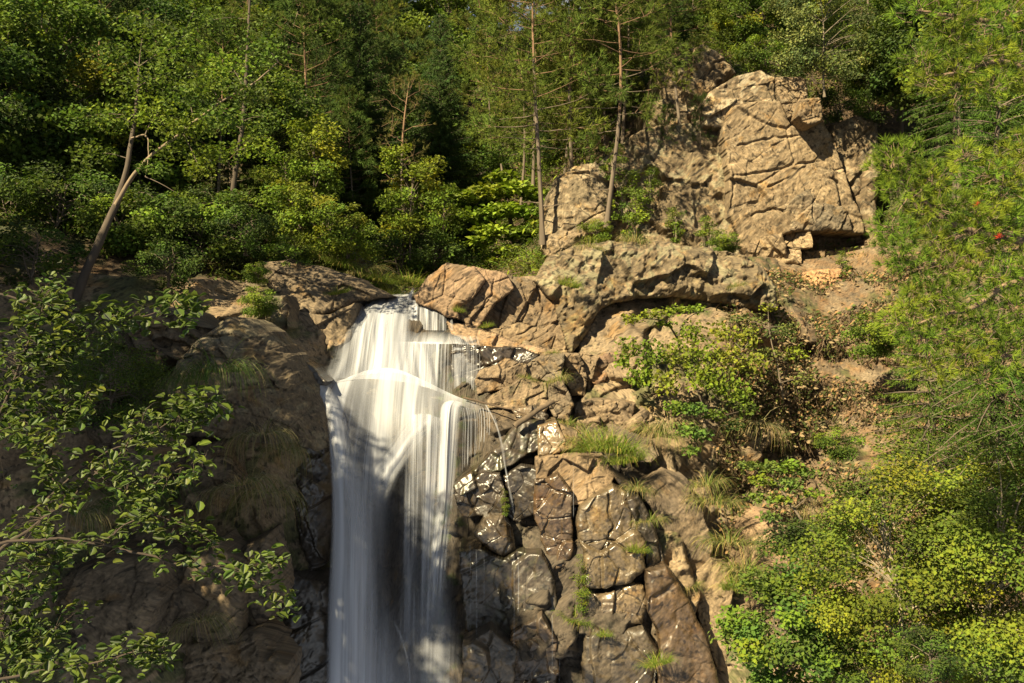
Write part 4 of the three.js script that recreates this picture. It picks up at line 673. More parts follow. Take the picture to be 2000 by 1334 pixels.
sheet('main_fall', [
  [[606, 747, 17.4, 0.6], [622, 749, 17.4, 0.8], [644, 752, 17.5, 0.5]], [[630, 790, 16.85], [650, 795, 16.8], [672, 800, 16.95, 0.7]], [[640, 860, 16.5], [664, 870, 16.42], [697, 890, 16.6, 0.8]], [[645, 1000, 16.3], [690, 1000, 16.2], [736, 1000, 16.5, 0.8]], [[640, 1200, 16.2], [690, 1200, 16.05], [742, 1200, 16.3, 0.9]], [[632, 1440, 16.05], [692, 1440, 15.95], [756, 1440, 16.1, 0.9]]], { nu: 60, nv: 140, eL: 0.24, eR: 0.45, fold: 0.04, ff: 3, seed: 17 }, falls);
sheet('middle_veil', [[[796, 812, 17.45, 0.8], [830, 806, 17.4], [866, 818, 17.5, 0.7]], [[790, 850, 17.3], [828, 850, 17.25], [864, 850, 17.4, 0.7]], [[788, 950, 17.2, 0.8], [826, 950, 17.15], [858, 950, 17.3, 0.7]], [[782, 1100, 17.1, 0.6], [820, 1100, 17.0, 0.8], [852, 1100, 17.1, 0.6]], [[772, 1260, 16.9, 0.3], [812, 1260, 16.8, 0.4], [846, 1260, 16.9, 0.3]]], { mat: matVeil, eL: 0.25, eR: 0.25, eT: 0.04, fold: 0.03, ff: 7, seed: 21, nu: 70 }, falls);
sheet('diagonal_stream', [[[842, 800, 17.5, 0.5], [856, 828, 17.5, 0.5]], [[792, 822, 17.3, 0.7], [826, 862, 17.3, 0.6]], [[760, 864, 17.15, 0.8], [796, 906, 17.15, 0.7]], [[724, 908, 17.0, 0.9], [772, 950, 17.0, 0.9]], [[704, 985, 16.9, 0.6], [752, 1020, 16.9, 0.5]]], { eL: 0.5, eR: 0.5, eT: 0.2, eB: 0.3, fold: 0.04, seed: 23, nu: 24 }, falls);
sheet('right_fall', [[[866, 786, 17.9], [885, 782, 17.85], [908, 788, 17.9, 0.7]], [[858, 805, 17.6], [876, 800, 17.52], [902, 806, 17.6, 0.6]], [[856, 870, 17.4], [872, 870, 17.3], [896, 870, 17.45, 0.5]], [[850, 980, 17.2], [868, 980, 17.1], [886, 980, 17.2, 0.6]], [[840, 1080, 17.0, 0.9], [858, 1080, 16.95], [876, 1080, 17, 0.6]], [[828, 1230, 16.8, 0.4], [846, 1230, 16.75, 0.5], [866, 1230, 16.8, 0.3]]], { eL: 0.2, eR: 0.35, eB: 0.1, fold: 0.05, ff: 6, seed: 27, nu: 40 }, falls);
sheet('foot_spray', [[[740, 1140, 16.85, 0.0], [800, 1150, 16.75, 0.0], [850, 1150, 16.75, 0.02], [890, 1160, 16.8, 0.0]], [[735, 1230, 16.65, 0.12], [790, 1225, 16.5, 0.12], [850, 1215, 16.45, 0.3], [905, 1240, 16.55, 0.12]], [[730, 1310, 16.4, 0.4], [795, 1310, 16.2, 0.25], [855, 1310, 16.15, 0.4], [920, 1320, 16.3, 0.15]], [[720, 1450, 16.2, 0.7], [795, 1450, 16, 0.6], [860, 1450, 15.9, 0.6], [940, 1450, 16.1, 0.3]]], { eL: 0.2, eR: 0.25, fold: 0.05, ff: 3, seed: 31, nu: 60 }, falls);
function thread(pts, w, cover, seed, name = 'water_thread') {
  const rows = curve(pts.map((q) => V(...q)), pts.length * 3).map((q) => [[q.x - w * (0.7 + 0.6 * noise(q.y * 0.03, seed)), q.y, q.z, cover], [q.x + w * (0.7 + 0.6 * noise(q.y * 0.03, seed + 3)), q.y, q.z, cover]]);
  return sheet(name, rows, { nu: 4, nv: rows.length * 3, eL: 0.3, eR: 0.3, eB: 0.08, fold: 0.02, seed, mat: matDense }, falls);
}
{
  const r = rngOf(404);
  for (let k = 0; k < 15; k++) { const x = 882 + 56 * (k + 0.6 * r()) / 15; thread([[x - 6, 655 + 3 * r(), 19.4], [x, 672, 19.08], [x + 1, 712, 18.95], [x + 1, 770 + 12 * r(), 18.85]], 0.8 + 1.0 * r(), 0.22 + 0.25 * r(), k); }
  for (let k = 0; k < 12; k++) { const x = 902 + 56 * (k + 0.6 * r()) / 12, e = 930 - (x - 900) * 1.25; thread([[x - 3, 796, 17.85], [x, 815, 17.68], [x, lerp(815, e, 0.5), 17.55], [x - 1, e - 20 * r(), 17.45]], 1 + 1.1 * r(), 0.3 + 0.35 * r(), 40 + k); }
  for (const [x, y0, y1, d] of [[1004, 1085, 1330, 16.2], [1012, 1090, 1200, 16.2], [930, 1075, 1330, 16.2], [918, 1060, 1250, 16.3], [1078, 1200, 1330, 15.85], [1092, 1210, 1340, 16.4], [1120, 900, 1010, 16.4], [945, 1080, 1180, 16.2]]) thread([[x, y0, d], [x + 2 * r(), lerp(y0, y1, 0.5), d - 0.03], [x, y1, d - 0.05]], 0.9 + 0.7 * r(), 0.3, 70 + x);
  thread([[948, 788, 17.95], [962, 815, 17.55], [976, 850, 17.25], [984, 890, 17.1], [992, 940, 16.95], [1001, 985, 16.8], [1004, 1010, 16.7]], 2.6, 0.4, 91, 'trickle');
  thread([[965, 810, 17.5], [972, 838, 17.3], [980, 880, 17.12], [994, 950, 16.9]], 1.6, 0.3, 95, 'trickle');
  thread([[770, 1215, 16.3], [785, 1250, 16.2], [797, 1295, 16.1], [802, 1350, 16.05]], 3, 0.4, 97, 'trickle');
}
const farFall = mass('far_cascade', 'small white cascade glimpsed behind the lime green tree', 'waterfall');
sheet('cascade_sheet', [[[975, 478, 35.2], [1000, 474, 35.2]], [[968, 500, 34.6], [994, 496, 34.6]], [[960, 528, 34.2], [990, 526, 34.2]]], { seed: 41, nu: 20, nv: 30, mat: matDense }, farFall);
const stream = mass('stream', 'narrow run of water reaching the lip between two rocks', 'stream');
sheet('stream_surface', [[[770, 566, 25, 0.8], [812, 566, 25, 0.8]], [[760, 575, 22, 0.9], [808, 574, 22, 0.9]], [[730, 584, 20.55], [806, 579, 20.55]]], { seed: 43, nu: 24, nv: 30, fold: 0.04 }, stream);
sheet('splash', [[[790, 588, 20.3, 0.7], [806, 588, 20.3, 0.7]], [[797, 575, 20.3], [806, 577, 20.3]], [[806, 562, 20.35, 0.6], [809, 564, 20.35, 0.6]]], { seed: 44, nu: 8, nv: 12, eL: 0.3, eR: 0.3, eT: 0.2 }, stream);
console.log('water');

// ---------------------------------------------------------------- trees and shrubs one can point at
stemTree('alder_tree', 'leaning forked alder with bare lower trunk on the left bank', 'tree', [
  { p: [[128, 640, 17.2], [160, 550, 17.3], [205, 445, 17.4], [236, 372, 17.5], [254, 290, 17.6], [268, 190, 17.8], [272, 130, 18]], r: [0.1, 0.018], bark: [0.065, 0.05, 0.037] },
  { p: [[222, 405, 17.45], [262, 342, 17.3], [290, 308, 17.2], [350, 262, 17], [420, 208, 16.9], [505, 155, 16.9], [545, 120, 17]], r: [0.045, 0.008], bark: [0.16, 0.12, 0.08] },
  { p: [[256, 270, 17.6], [285, 265, 17.4], [290, 300, 17.2], [284, 345, 17.1]], r: [0.018, 0.006], bark: [0.16, 0.12, 0.08] },
], [[270, 170, 17.8, 0.7, 420], [220, 230, 17.6, 0.55, 320], [310, 220, 17.4, 0.6, 360], [370, 200, 17.2, 0.55, 320], [330, 150, 17.6, 0.6, 340], [410, 170, 17, 0.5, 420], [360, 250, 16.9, 0.5, 420], [440, 230, 16.8, 0.45, 320], [480, 180, 16.8, 0.45, 320], [390, 330, 16.8, 0.35, 220], [180, 300, 17.6, 0.5, 260], [340, 290, 17.3, 0.45, 240], [300, 330, 17.2, 0.35, 180], [450, 130, 17, 0.5, 260], [520, 100, 17, 0.5, 240], [230, 110, 18, 0.6, 320], [280, 60, 18, 0.6, 300], [350, 90, 17.8, 0.6, 300], [400, 300, 17.2, 0.4, 160], [350, 380, 17, 0.2, 50], [150, 230, 17.8, 0.5, 240]],
{ col: G_MID, col2: G_LIME, mixp: 0.35, ls: 0.085, seed: 61 });
stemTree('pine_tree', 'straight dark pine trunk with lime foliage beside the leaning alder', 'pine tree', [{ p: [[452, 400, 22], [462, 320, 22], [475, 230, 22.1], [482, 120, 22.2], [488, 0, 22.3]], r: [0.07, 0.03], bark: [0.06, 0.045, 0.033] }],
  [[420, 240, 22, 0.6, 260], [520, 230, 22, 0.6, 260], [500, 290, 21.8, 0.55, 220], [440, 300, 21.8, 0.5, 200], [540, 160, 22, 0.6, 240], [430, 140, 22, 0.6, 240], [500, 60, 22.2, 0.7, 260], [410, 40, 22.2, 0.6, 220]], { col: G_LIME, col2: G_MID, mixp: 0.5, ls: 0.09, seed: 62 });
stemTree('maple_tree', 'lime green maple with layered branches over the far cascade', 'tree', [{ p: [[1000, 545, 29.8], [1004, 480, 29.8], [995, 420, 29.8], [985, 360, 29.9], [978, 320, 30]], r: [0.11, 0.03] }, { p: [[1000, 470, 29.8], [960, 430, 29.4], [915, 400, 29.2]], r: [0.04, 0.01] }],
  [[905, 385, 29, 0.5, 260], [950, 375, 29.2, 0.6, 320], [1000, 368, 29.2, 0.6, 340], [1045, 380, 29.4, 0.5, 260], [930, 420, 29, 0.55, 300], [980, 410, 29, 0.6, 340], [1030, 415, 29.2, 0.55, 300], [960, 450, 28.9, 0.55, 300], [1015, 455, 29, 0.55, 300], [940, 470, 29, 0.4, 200], [1000, 490, 28.9, 0.45, 220], [1045, 480, 29, 0.4, 200], [965, 515, 28.9, 0.35, 160], [1030, 520, 28.9, 0.35, 170], [1050, 440, 29.2, 0.45, 220], [980, 345, 29.6, 0.5, 240], [950, 530, 29, 0.3, 120], [1040, 545, 28.5, 0.3, 130]],
{ col: [0.17, 0.25, 0.018], col2: [0.21, 0.27, 0.018], ls: 0.2, flat: 0.4, seed: 63, up: 1.0 });
const heroPine = pineShape(71, { h: 8.4, start: 0.3, reach: 2.0, limbs: 62, twigs: 13, needles: 13, len: 0.17, w: 0.018, col: [0.105, 0.14, 0.018], lean: 0.7, rTrunk: 0.065, bare: 4, red: 0.55 });
const heroPine2 = pineShape(72, { h: 7.8, start: 0.34, reach: 1.7, limbs: 58, twigs: 12, needles: 13, len: 0.17, w: 0.018, col: [0.095, 0.125, 0.017], lean: -0.8, rTrunk: 0.06, bare: 5, red: 0.3 });
plant('pine_tree', heroPine, at(1060, 478, 24.4), 1, 1.2, 'dark-stemmed pine rooted left of the cliff spur, beside the lime maple', 'pine tree');
plant('pine_tree', heroPine2, at(1184, 445, 24.1), 1.05, 2.6, 'tall pine with bare pale lower trunk rising from the cliff spur', 'pine tree');
plant('pine_tree', heroPine2, at(1120, 370, 27), 1.0, 0.6, 'slim pine standing just behind the tall pine on the cliff spur', 'pine tree');
plant('pine_tree', heroPine, at(1215, 290, 27.4), 0.85, 4.0, 'pine with orange trunk growing from the top of the mossy cliff face', 'pine tree');
plant('pine_tree', heroPine2, at(1330, 275, 25.6), 0.8, 5.0, 'pine whose dark trunk stands before the topmost knob of the cliff', 'pine tree');
plant('pine_tree', shapes.pine[2], at(1368, 290, 25.2), 0.17, 1.0, 'knee-high young pine on the cliff face left of the smooth slab', 'pine tree');
plant('pine_tree', shapes.pine[2], at(1300, 290, 25.2), 0.14, 3.0, 'small bushy pine clinging to the mossy cliff face', 'pine tree');
plant('pine_tree', heroPine, at(1015, 430, 33), 0.95, 3.1, 'olive pine behind the lime maple, under the sky gap', 'pine tree');
plant('pine_tree', heroPine2, at(1100, 380, 31), 0.95, 1.9, 'olive pine between the lime maple and the cliff spur, set back', 'pine tree');
plant('pine_tree', shapes.pine[1], at(1120, 430, 28), 0.7, 2.0, 'full olive pine right behind the cliff spur', 'pine tree');
plant('pine_tree', shapes.pine[1], at(1040, 420, 30), 0.75, 4.4, 'full olive pine rising directly above the lime maple', 'pine tree');
plant('pine_tree', shapes.pine[1], at(1180, 340, 28.5), 0.6, 0.4, 'full olive pine between the tall pine and the mossy cliff face', 'pine tree');
plant('pine_tree', shapes.pine[1], at(960, 400, 40), 0.8, 1.0, 'yellowish pine in the notch of the valley under the sky gap', 'pine tree');
plant('pine_tree', shapes.pine[0], at(690, 440, 28), 0.42, 0.3, 'rounded blue-green young pine above the grassy rim', 'pine tree');
plant('pine_tree', pineShape(73, { h: 4.6, start: 0.2, reach: 0.8, limbs: 26, twigs: 4, needles: 10, len: 0.13, w: 0.012, col: [0.11, 0.11, 0.03], bare: 16, rTrunk: 0.07 }), at(792, 470, 27), 1, 0.5, 'thin half-bare pine left of the lime maple', 'pine tree');
plant('leafy_sapling', shapes.sapling[0], at(800, 520, 26), 1.05, 1, 'lime sapling with a thin pale stem in the middle of the dark bank', 'sapling');
plant('leafy_sapling', shapes.sapling[1], at(865, 500, 29), 0.9, 2, 'mid green sapling between the lime sapling and the lime maple', 'sapling');
plant('leafy_sapling', shapes.sapling[0], at(612, 470, 22.8), 0.95, 0.2, 'tallest lime sapling on the grassy rim', 'sapling');
plant('leafy_sapling', shapes.sapling[1], at(560, 445, 24), 0.8, 4, 'shaded sapling at the upper end of the grassy rim', 'sapling');
plant('shrub', shapes.bush[1], at(585, 470, 22.4), 1.05, 1.1, 'lime shrub at the upper end of the grassy rim', 'bush');
plant('shrub', shapes.bush[1], at(640, 495, 22), 0.95, 2.3, 'lime shrub spilling over the middle of the grassy rim', 'bush');
plant('shrub', shapes.bush[1], at(680, 505, 22), 0.75, 3.6, 'lime shrub at the lower end of the grassy rim', 'bush');
plant('shrub', shapes.bush[2], at(480, 500, 20.5), 0.9, 0.4, 'dark green shrub below the grassy rim, above the grey slab', 'bush');
plant('shrub', shapes.bush[2], at(420, 470, 21.5), 1.0, 2.2, 'dark shrub beside the grey outcrop on the left slope', 'bush');
plant('shrub', shapes.bush[0], at(570, 530, 20.2), 0.6, 5.2, 'mossy green shrub on the upper edge of the grey slab', 'bush');
plant('shrub', shapes.bush[2], at(330, 560, 18.4), 0.8, 1.0, 'dark shrub between the leaning alder and the lit boulder', 'bush');
plant('shrub', shapes.bush[2], at(60, 560, 17.4), 1.0, 3.0, 'dark shrub left of the leaning alder trunk', 'bush');
plant('shrub', shapes.bush[0], at(500, 620, 17.6), 0.45, 3.3, 'small green shrub behind the lit boulder', 'bush');
plant('shrub', shapes.bush[0], at(505, 555, 19.2), 0.35, 0.3, 'tiny pale green shrub at the left end of the grey slab', 'bush');
const mossShape = broadShape(75, { cr: [0.85, 0.75, 0.6], cy: 0.45, clumps: 46, clump: 0.3, per: 300, ls: 0.035, stems: 2, rTrunk: 0.03, col: [0.07, 0.115, 0.012], col2: [0.10, 0.14, 0.014], flat: 0.8, droop: 0.7, shell: 0.6 });
plant('moss_mound', mossShape, at(215, 800, 15.0), 0.95, 0.5, 'big round cushion of green moss left of the lit boulder', 'bush');

plant('leafy_tree', broadShape(76, { cr: [1.5, 1.7, 1.2], cy: 2.0, clumps: 46, clump: 0.42, per: 210, ls: 0.08, col: [0.13, 0.17, 0.05], col2: [0.17, 0.2, 0.06], rTrunk: 0.045, bark: [0.13, 0.105, 0.075] }), at(1612, 190, 24.6), 0.92, 0, 'silvery green birch on top of the upper cliff', 'tree');
plant('leafy_tree', shapes.broad[0], at(1700, 215, 26.2), 0.36, 1, 'dark leafy tree right of the silvery birch on the cliff top', 'tree');
plant('shrub', shapes.bush[0], at(1480, 140, 25.6), 0.75, 1, 'low green shrub on the cliff top between two pine trunks', 'bush');
plant('shrub', shapes.bush[0], at(1555, 150, 25.6), 0.7, 2, 'low green shrub on the cliff top below the silvery birch', 'bush');
plant('shrub', shapes.bush[2], at(1640, 235, 25.6), 0.8, 3, 'dark shrub above the right buttress of the cliff', 'bush');
plant('shrub', shapes.bush[2], at(1700, 235, 25.6), 0.8, 5, 'dark shrub hanging at the right end of the cliff top', 'bush');
const creeper = broadShape(77, { cr: [0.55, 0.8, 0.25], cy: 0.7, clumps: 22, clump: 0.22, per: 60, ls: 0.075, stems: 3, rTrunk: 0.025, col: G_MID, col2: G_LIME, mixp: 0.5, bark: BARK_PALE });
for (const [x, y, d, s, t, l] of [[1215, 420, 24.5, 0.8, 0, 'leafy creeper at the left edge of the mossy cliff face'], [1270, 390, 24.7, 0.6, 1, 'leafy creeper in the middle of the mossy cliff face'], [1195, 345, 24.6, 0.6, 0.3, 'leafy creeper beside the trunk of the tall pine'], [1320, 470, 24.4, 0.6, 2, 'leafy creeper low on the mossy cliff face above the brow'], [1385, 490, 24.2, 0.6, 4, 'thin creeper at the foot of the smooth cliff slab'], [1240, 480, 23.6, 0.9, 5, 'leafy creeper rooted on the mossy brow'], [1650, 535, 23.4, 0.4, 2, 'small creeper beside the orange boulder']]) plant('creeper', creeper, at(x, y, d), s, t, l, 'bush');
plant('shrub', shapes.bush[1], at(1165, 478, 22.5), 0.45, 2, 'lime shrub on the mossy brow at the foot of the tall pine', 'bush');
plant('shrub', shapes.bush[0], at(1410, 500, 23.2), 0.5, 3, 'pale green shrub on the mossy brow under the cliff slab', 'bush');

// shrubs on the ledge below the brow
stemTree('shrub', 'lime shrub reaching out in flat layers below the mossy brow', 'bush', [{ p: [[1330, 690, 19.2], [1322, 660, 19], [1300, 630, 18.8], [1250, 622, 18.6]], r: [0.03, 0.01], name: 'stem' }, { p: [[1322, 660, 19], [1345, 620, 18.8], [1380, 605, 18.8]], r: [0.02, 0.008] }],
  [[1235, 624, 18.6, 0.24, 130], [1275, 614, 18.6, 0.26, 150], [1320, 606, 18.7, 0.26, 150], [1360, 604, 18.8, 0.22, 120], [1300, 632, 18.8, 0.2, 80]], { col: G_LIME, col2: G_YEL, ls: 0.08, flat: 0.4, seed: 65 });
stemTree('shrub', 'wide bright green shrub filling the ledge below the mossy brow', 'bush', [{ p: [[1380, 800, 18.6], [1360, 760, 18.5], [1320, 710, 18.4], [1260, 690, 18.2]], r: [0.035, 0.01], name: 'stem' }, { p: [[1370, 780, 18.5], [1420, 720, 18.4], [1460, 670, 18.5]], r: [0.03, 0.01] }],
  [[1225, 680, 18.2, 0.26, 150], [1270, 690, 18.1, 0.34, 230], [1250, 735, 18.1, 0.28, 170], [1320, 690, 18.2, 0.36, 250], [1300, 745, 18.1, 0.32, 200], [1365, 735, 18.1, 0.36, 240], [1370, 690, 18.3, 0.36, 240], [1420, 700, 18.3, 0.36, 240], [1410, 750, 18.1, 0.36, 240], [1350, 650, 18.6, 0.3, 170], [1410, 650, 18.6, 0.3, 170], [1460, 660, 18.6, 0.3, 150], [1470, 710, 18.4, 0.3, 170], [1445, 770, 18.2, 0.32, 190], [1215, 705, 18.2, 0.2, 90]], { col: G_LIME, col2: [0.2, 0.24, 0.025], ls: 0.085, flat: 0.9, seed: 66, up: 0.5 });
stemTree('shrub', 'thin yellowish shrub right of the wide shrub below the brow', 'bush', [{ p: [[1530, 780, 19], [1520, 720, 19], [1500, 640, 19.2]], r: [0.025, 0.008], name: 'stem' }], [[1480, 625, 19.4, 0.3, 110], [1520, 650, 19.2, 0.32, 130], [1500, 690, 19, 0.3, 120], [1555, 690, 19, 0.28, 100], [1540, 640, 19.4, 0.25, 80], [1440, 620, 19.4, 0.25, 80], [1570, 740, 19, 0.25, 70], [1500, 600, 19.6, 0.2, 60]], { col: [0.13, 0.16, 0.035], col2: G_YEL, ls: 0.07, seed: 67 });
stemTree('shrub', 'glossy green shrub hanging under the wide shrub, above the pale slab', 'bush', [{ p: [[1370, 900, 17.8], [1360, 860, 17.7], [1345, 800, 17.7]], r: [0.025, 0.008], name: 'stem' }], [[1320, 795, 17.6, 0.26, 150], [1355, 800, 17.5, 0.28, 170], [1340, 840, 17.4, 0.28, 170], [1370, 850, 17.4, 0.24, 130], [1350, 880, 17.3, 0.18, 80], [1395, 810, 17.6, 0.22, 110], [1430, 830, 17.8, 0.26, 90, G_DARK], [1460, 800, 18, 0.26, 90, G_MID]], { col: [0.11, 0.18, 0.025], col2: G_LIME, ls: 0.085, seed: 68 });
stemTree('shrub', 'flat-topped green shrub on a leaning stem right of the pocked block', 'bush', [{ p: [[1600, 1080, 16.6], [1575, 1030, 16.7], [1545, 985, 16.8], [1520, 950, 16.9]], r: [0.035, 0.015], name: 'stem' }], [[1460, 910, 17, 0.22, 110], [1495, 912, 17, 0.28, 160], [1540, 912, 17, 0.3, 170], [1580, 925, 17, 0.24, 120], [1490, 940, 16.8, 0.26, 140], [1540, 945, 16.8, 0.28, 150], [1480, 970, 16.8, 0.24, 110], [1520, 975, 16.8, 0.22, 100], [1590, 965, 16.8, 0.2, 80], [1500, 1010, 16.6, 0.2, 80]], { col: [0.12, 0.18, 0.03], col2: G_LIME, ls: 0.085, flat: 0.4, seed: 69 });
stemTree('dead_branch', 'bare brown branch lying over the ledge at the head of the trickle', 'branch', [{ p: [[905, 776, 18.05], [950, 788, 17.9], [1000, 800, 17.75], [1062, 822, 17.6]], r: [0.022, 0.012], name: 'stem' }], [], { bark: [0.08, 0.055, 0.035], seed: 70 });
stemTree('dead_log', 'short mossy log slanting between the wet blocks beside the trickle', 'log', [{ p: [[1004, 832, 17.2], [1040, 808, 17.3], [1082, 784, 17.5]], r: [0.06, 0.045] }], [], { bark: [0.09, 0.065, 0.042], seed: 74 });

// right-hand slope
const nearSpruce = spruceShape(81, { h: 8, reach: 1.6, tiers: 30, per: 7, col: [0.055, 0.105, 0.013], w: 0.014, len: 0.075, step: 0.09, droop: 0.55 });
plant('spruce_tree', nearSpruce, at(1950, 1010, 14.6), 1.0, 0.4, 'tall near spruce with drooping branches at the right edge', 'spruce tree');
plant('spruce_tree', nearSpruce, at(2110, 1000, 13.6), 1.05, 2.4, 'near spruce half cut off by the right edge of the photo', 'spruce tree');
plant('spruce_tree', spruceShape(82, { h: 3.4, reach: 1.15, tiers: 17, per: 8, col: [0.09, 0.14, 0.016], w: 0.014, len: 0.075, step: 0.09, droop: 0.45 }), at(1815, 985, 15.2), 1.0, 1.4, 'shorter yellow-green spruce left of the tall near spruce', 'spruce tree');
plant('spruce_tree', nearSpruce, at(1870, 480, 21), 0.95, 3.4, 'dark spruce right of the cliff buttress, behind the pine boughs', 'spruce tree');
plant('leafy_tree', shapes.broad[1], at(1830, 300, 24), 0.8, 2, 'dark leafy tree above the spruce at the upper right', 'tree');
plant('leafy_tree', shapes.broad[2], at(1960, 330, 22), 0.8, 3, 'mid green leafy tree in the upper right corner', 'tree');
plant('pine_tree', shapes.pine[0], at(1760, 260, 26), 0.55, 2, 'pine above the right buttress, beside the dark leafy tree', 'pine tree');
const P9 = (name, label, stems, clumps, seed) => stemTree(name, label, 'pine tree', stems, clumps.map(([a, b, d, r, n]) => [a + 18, b, d, r * 1.15, Math.round(n * 1.9)]), { needles: true, col: [0.13, 0.205, 0.016], col2: [0.18, 0.23, 0.018], mixp: 0.45, seed, bark: [0.17, 0.115, 0.075], nl: 0.09, nw: 0.007, nn: 24, flat: 0.75, tw: 0.8 });
P9('pine_tree', 'near pine at the right edge reaching boughs across the cliff', [
  { p: [[2180, 1500, 9.6], [2170, 900, 9.5], [2150, 480, 9.4], [2160, 0, 9.3], [2165, -400, 9.2]], r: [0.18, 0.06] },
  { p: [[2152, 500, 9.4], [2000, 472, 9.2], [1920, 455, 9.1], [1850, 432, 9], [1790, 380, 8.9], [1752, 330, 8.9], [1735, 300, 8.9]], r: [0.05, 0.008] },
  { p: [[1905, 452, 9.1], [1860, 470, 9], [1820, 520, 8.9], [1800, 530, 8.9]], r: [0.025, 0.006] },
  { p: [[2152, 520, 9.4], [2040, 540, 9.1], [1960, 560, 9], [1900, 600, 8.9], [1830, 620, 8.9], [1770, 640, 8.9]], r: [0.05, 0.008] },
  { p: [[2156, 200, 9.3], [2040, 150, 9.2], [1950, 120, 9.1], [1870, 140, 9], [1800, 150, 9]], r: [0.045, 0.008] },
  { p: [[2160, 60, 9.3], [2040, 20, 9.2], [1940, 40, 9.1], [1850, 30, 9], [1780, 20, 9]], r: [0.045, 0.008] },
  { p: [[2152, 380, 9.4], [2050, 350, 9.2], [1960, 330, 9.1]], r: [0.035, 0.008] },
  { p: [[2156, 700, 9.4], [2050, 690, 9.2], [1940, 700, 9.1], [1860, 720, 9]], r: [0.035, 0.008] },
], [[1735, 300, 8.9, 0.2, 26], [1720, 330, 8.9, 0.2, 26], [1770, 320, 8.9, 0.22, 28], [1745, 365, 8.9, 0.22, 26], [1800, 350, 8.9, 0.2, 24], [1820, 400, 8.9, 0.22, 24], [1780, 410, 8.9, 0.2, 22], [1860, 400, 9, 0.22, 24], [1900, 420, 9, 0.22, 24], [1870, 460, 9, 0.22, 22], [1930, 430, 9.1, 0.24, 26], [1960, 480, 9.1, 0.24, 26], [1990, 430, 9.1, 0.24, 26], [1800, 470, 8.9, 0.22, 24], [1740, 470, 8.9, 0.2, 22], [1720, 440, 8.9, 0.16, 18], [1830, 520, 8.9, 0.24, 28], [1770, 520, 8.9, 0.22, 24], [1740, 500, 8.9, 0.18, 20], [1880, 530, 9, 0.24, 28], [1930, 540, 9, 0.24, 28], [1990, 540, 9, 0.24, 28],
  [1800, 570, 8.9, 0.24, 28], [1850, 580, 8.9, 0.22, 26], [1760, 600, 8.9, 0.22, 26], [1900, 630, 8.9, 0.22, 26], [1830, 640, 8.9, 0.22, 26], [1780, 660, 8.9, 0.22, 26], [1740, 630, 8.9, 0.2, 22], [1960, 600, 8.9, 0.24, 26], [1990, 650, 9, 0.24, 26], [1870, 690, 9, 0.22, 24], [1940, 690, 9, 0.22, 24], [1800, 715, 9, 0.2, 22], [1900, 740, 9, 0.2, 20],
  [1960, 330, 9.1, 0.24, 28], [1990, 290, 9.1, 0.22, 24], [1900, 340, 9, 0.22, 26], [1940, 370, 9, 0.22, 24], [1870, 300, 9, 0.18, 18],
  [1800, 150, 9, 0.24, 30], [1780, 110, 9, 0.22, 26], [1850, 130, 9, 0.26, 30], [1900, 110, 9, 0.24, 28], [1940, 140, 9.1, 0.24, 28], [1850, 170, 9, 0.22, 24], [1980, 100, 9.1, 0.24, 28], [1990, 180, 9.1, 0.22, 24], [1910, 170, 9, 0.2, 22], [1780, 20, 9, 0.24, 26], [1840, 30, 9, 0.24, 28], [1900, 50, 9, 0.24, 28], [1950, 20, 9.1, 0.24, 28], [1990, 50, 9.1, 0.24, 26], [1840, 70, 9, 0.22, 24], [1810, -20, 9, 0.24, 26], [1900, -20, 9, 0.24, 26]], 83);
{ // dead red needle tufts caught on the near pine's bough
  const G = new Geo(), r = rngOf(9); tuft(G, V(0, 0, 0), V(-0.3, 0.5, 0.4), 0.05, 40, 0.006, [0.38, 0.04, 0.02], r); const g = G.build();
  for (const [x, y, l] of [[1952, 463, 'red withered needle tuft on the lower bough of the near pine'], [1910, 401, 'small red needle tuft above the lower bough of the near pine']]) { const m = new THREE.Mesh(g, needleMat); m.name = numbered('red_tuft'); m.position.copy(at(x, y, 8.85)); scene.add(m); tag(m, l, 'needle tuft'); }
}
const birch = broadShape(84, { cr: [1.35, 1.7, 1.0], cy: 2.1, clumps: 74, clump: 0.38, per: 330, ls: 0.055, col: [0.115, 0.16, 0.016], col2: [0.165, 0.195, 0.016], mixp: 0.5, rTrunk: 0.05, bark: BARK_PALE, stems: 2, droop: 0.6, shell: 0.35 });
plant('leafy_tree', birch, at(1760, 1400, 12.2), 0.92, 0.3, 'yellow-green birch with tiny leaves at the lower right', 'tree');
plant('leafy_tree', birch, at(1925, 1440, 11.6), 0.95, 2.0, 'yellow-green birch nearest the lower right corner', 'tree');
plant('leafy_tree', broadShape(85, { cr: [0.8, 1.0, 0.7], cy: 1.1, clumps: 40, clump: 0.3, per: 260, ls: 0.07, col: [0.10, 0.16, 0.022], col2: G_LIME, stems: 4, rTrunk: 0.05 }), at(1530, 1400, 12.8), 0.95, 0.9, 'rounded fresh green shrub at the bottom beside the pale slab', 'tree');
plant('leafy_tree', shapes.bush[2], at(1590, 1150, 14.6), 0.9, 2, 'dark green shrub behind the rounded fresh green shrub', 'bush');
plant('shrub', shapes.bush[0], at(1640, 1340, 12.4), 0.6, 4, 'grey-green shrub at the bottom between the birch and the fresh green shrub', 'bush');
plant('shrub', shapes.bush[2], at(1820, 1330, 11.0), 0.5, 1, 'dark low shrub at the very bottom under the birches', 'bush');
for (const [x, y, d, s, t, l] of [[1640, 900, 17.4, 0.5, 1, 'pale green spruce bough shrub above the hanging roots'], [1700, 700, 18.6, 0.7, 3, 'dusty green shrub on the litter slope left of the near spruces']]) plant('shrub', shapes.bush[0], at(x, y, d), s, t, l, 'bush');

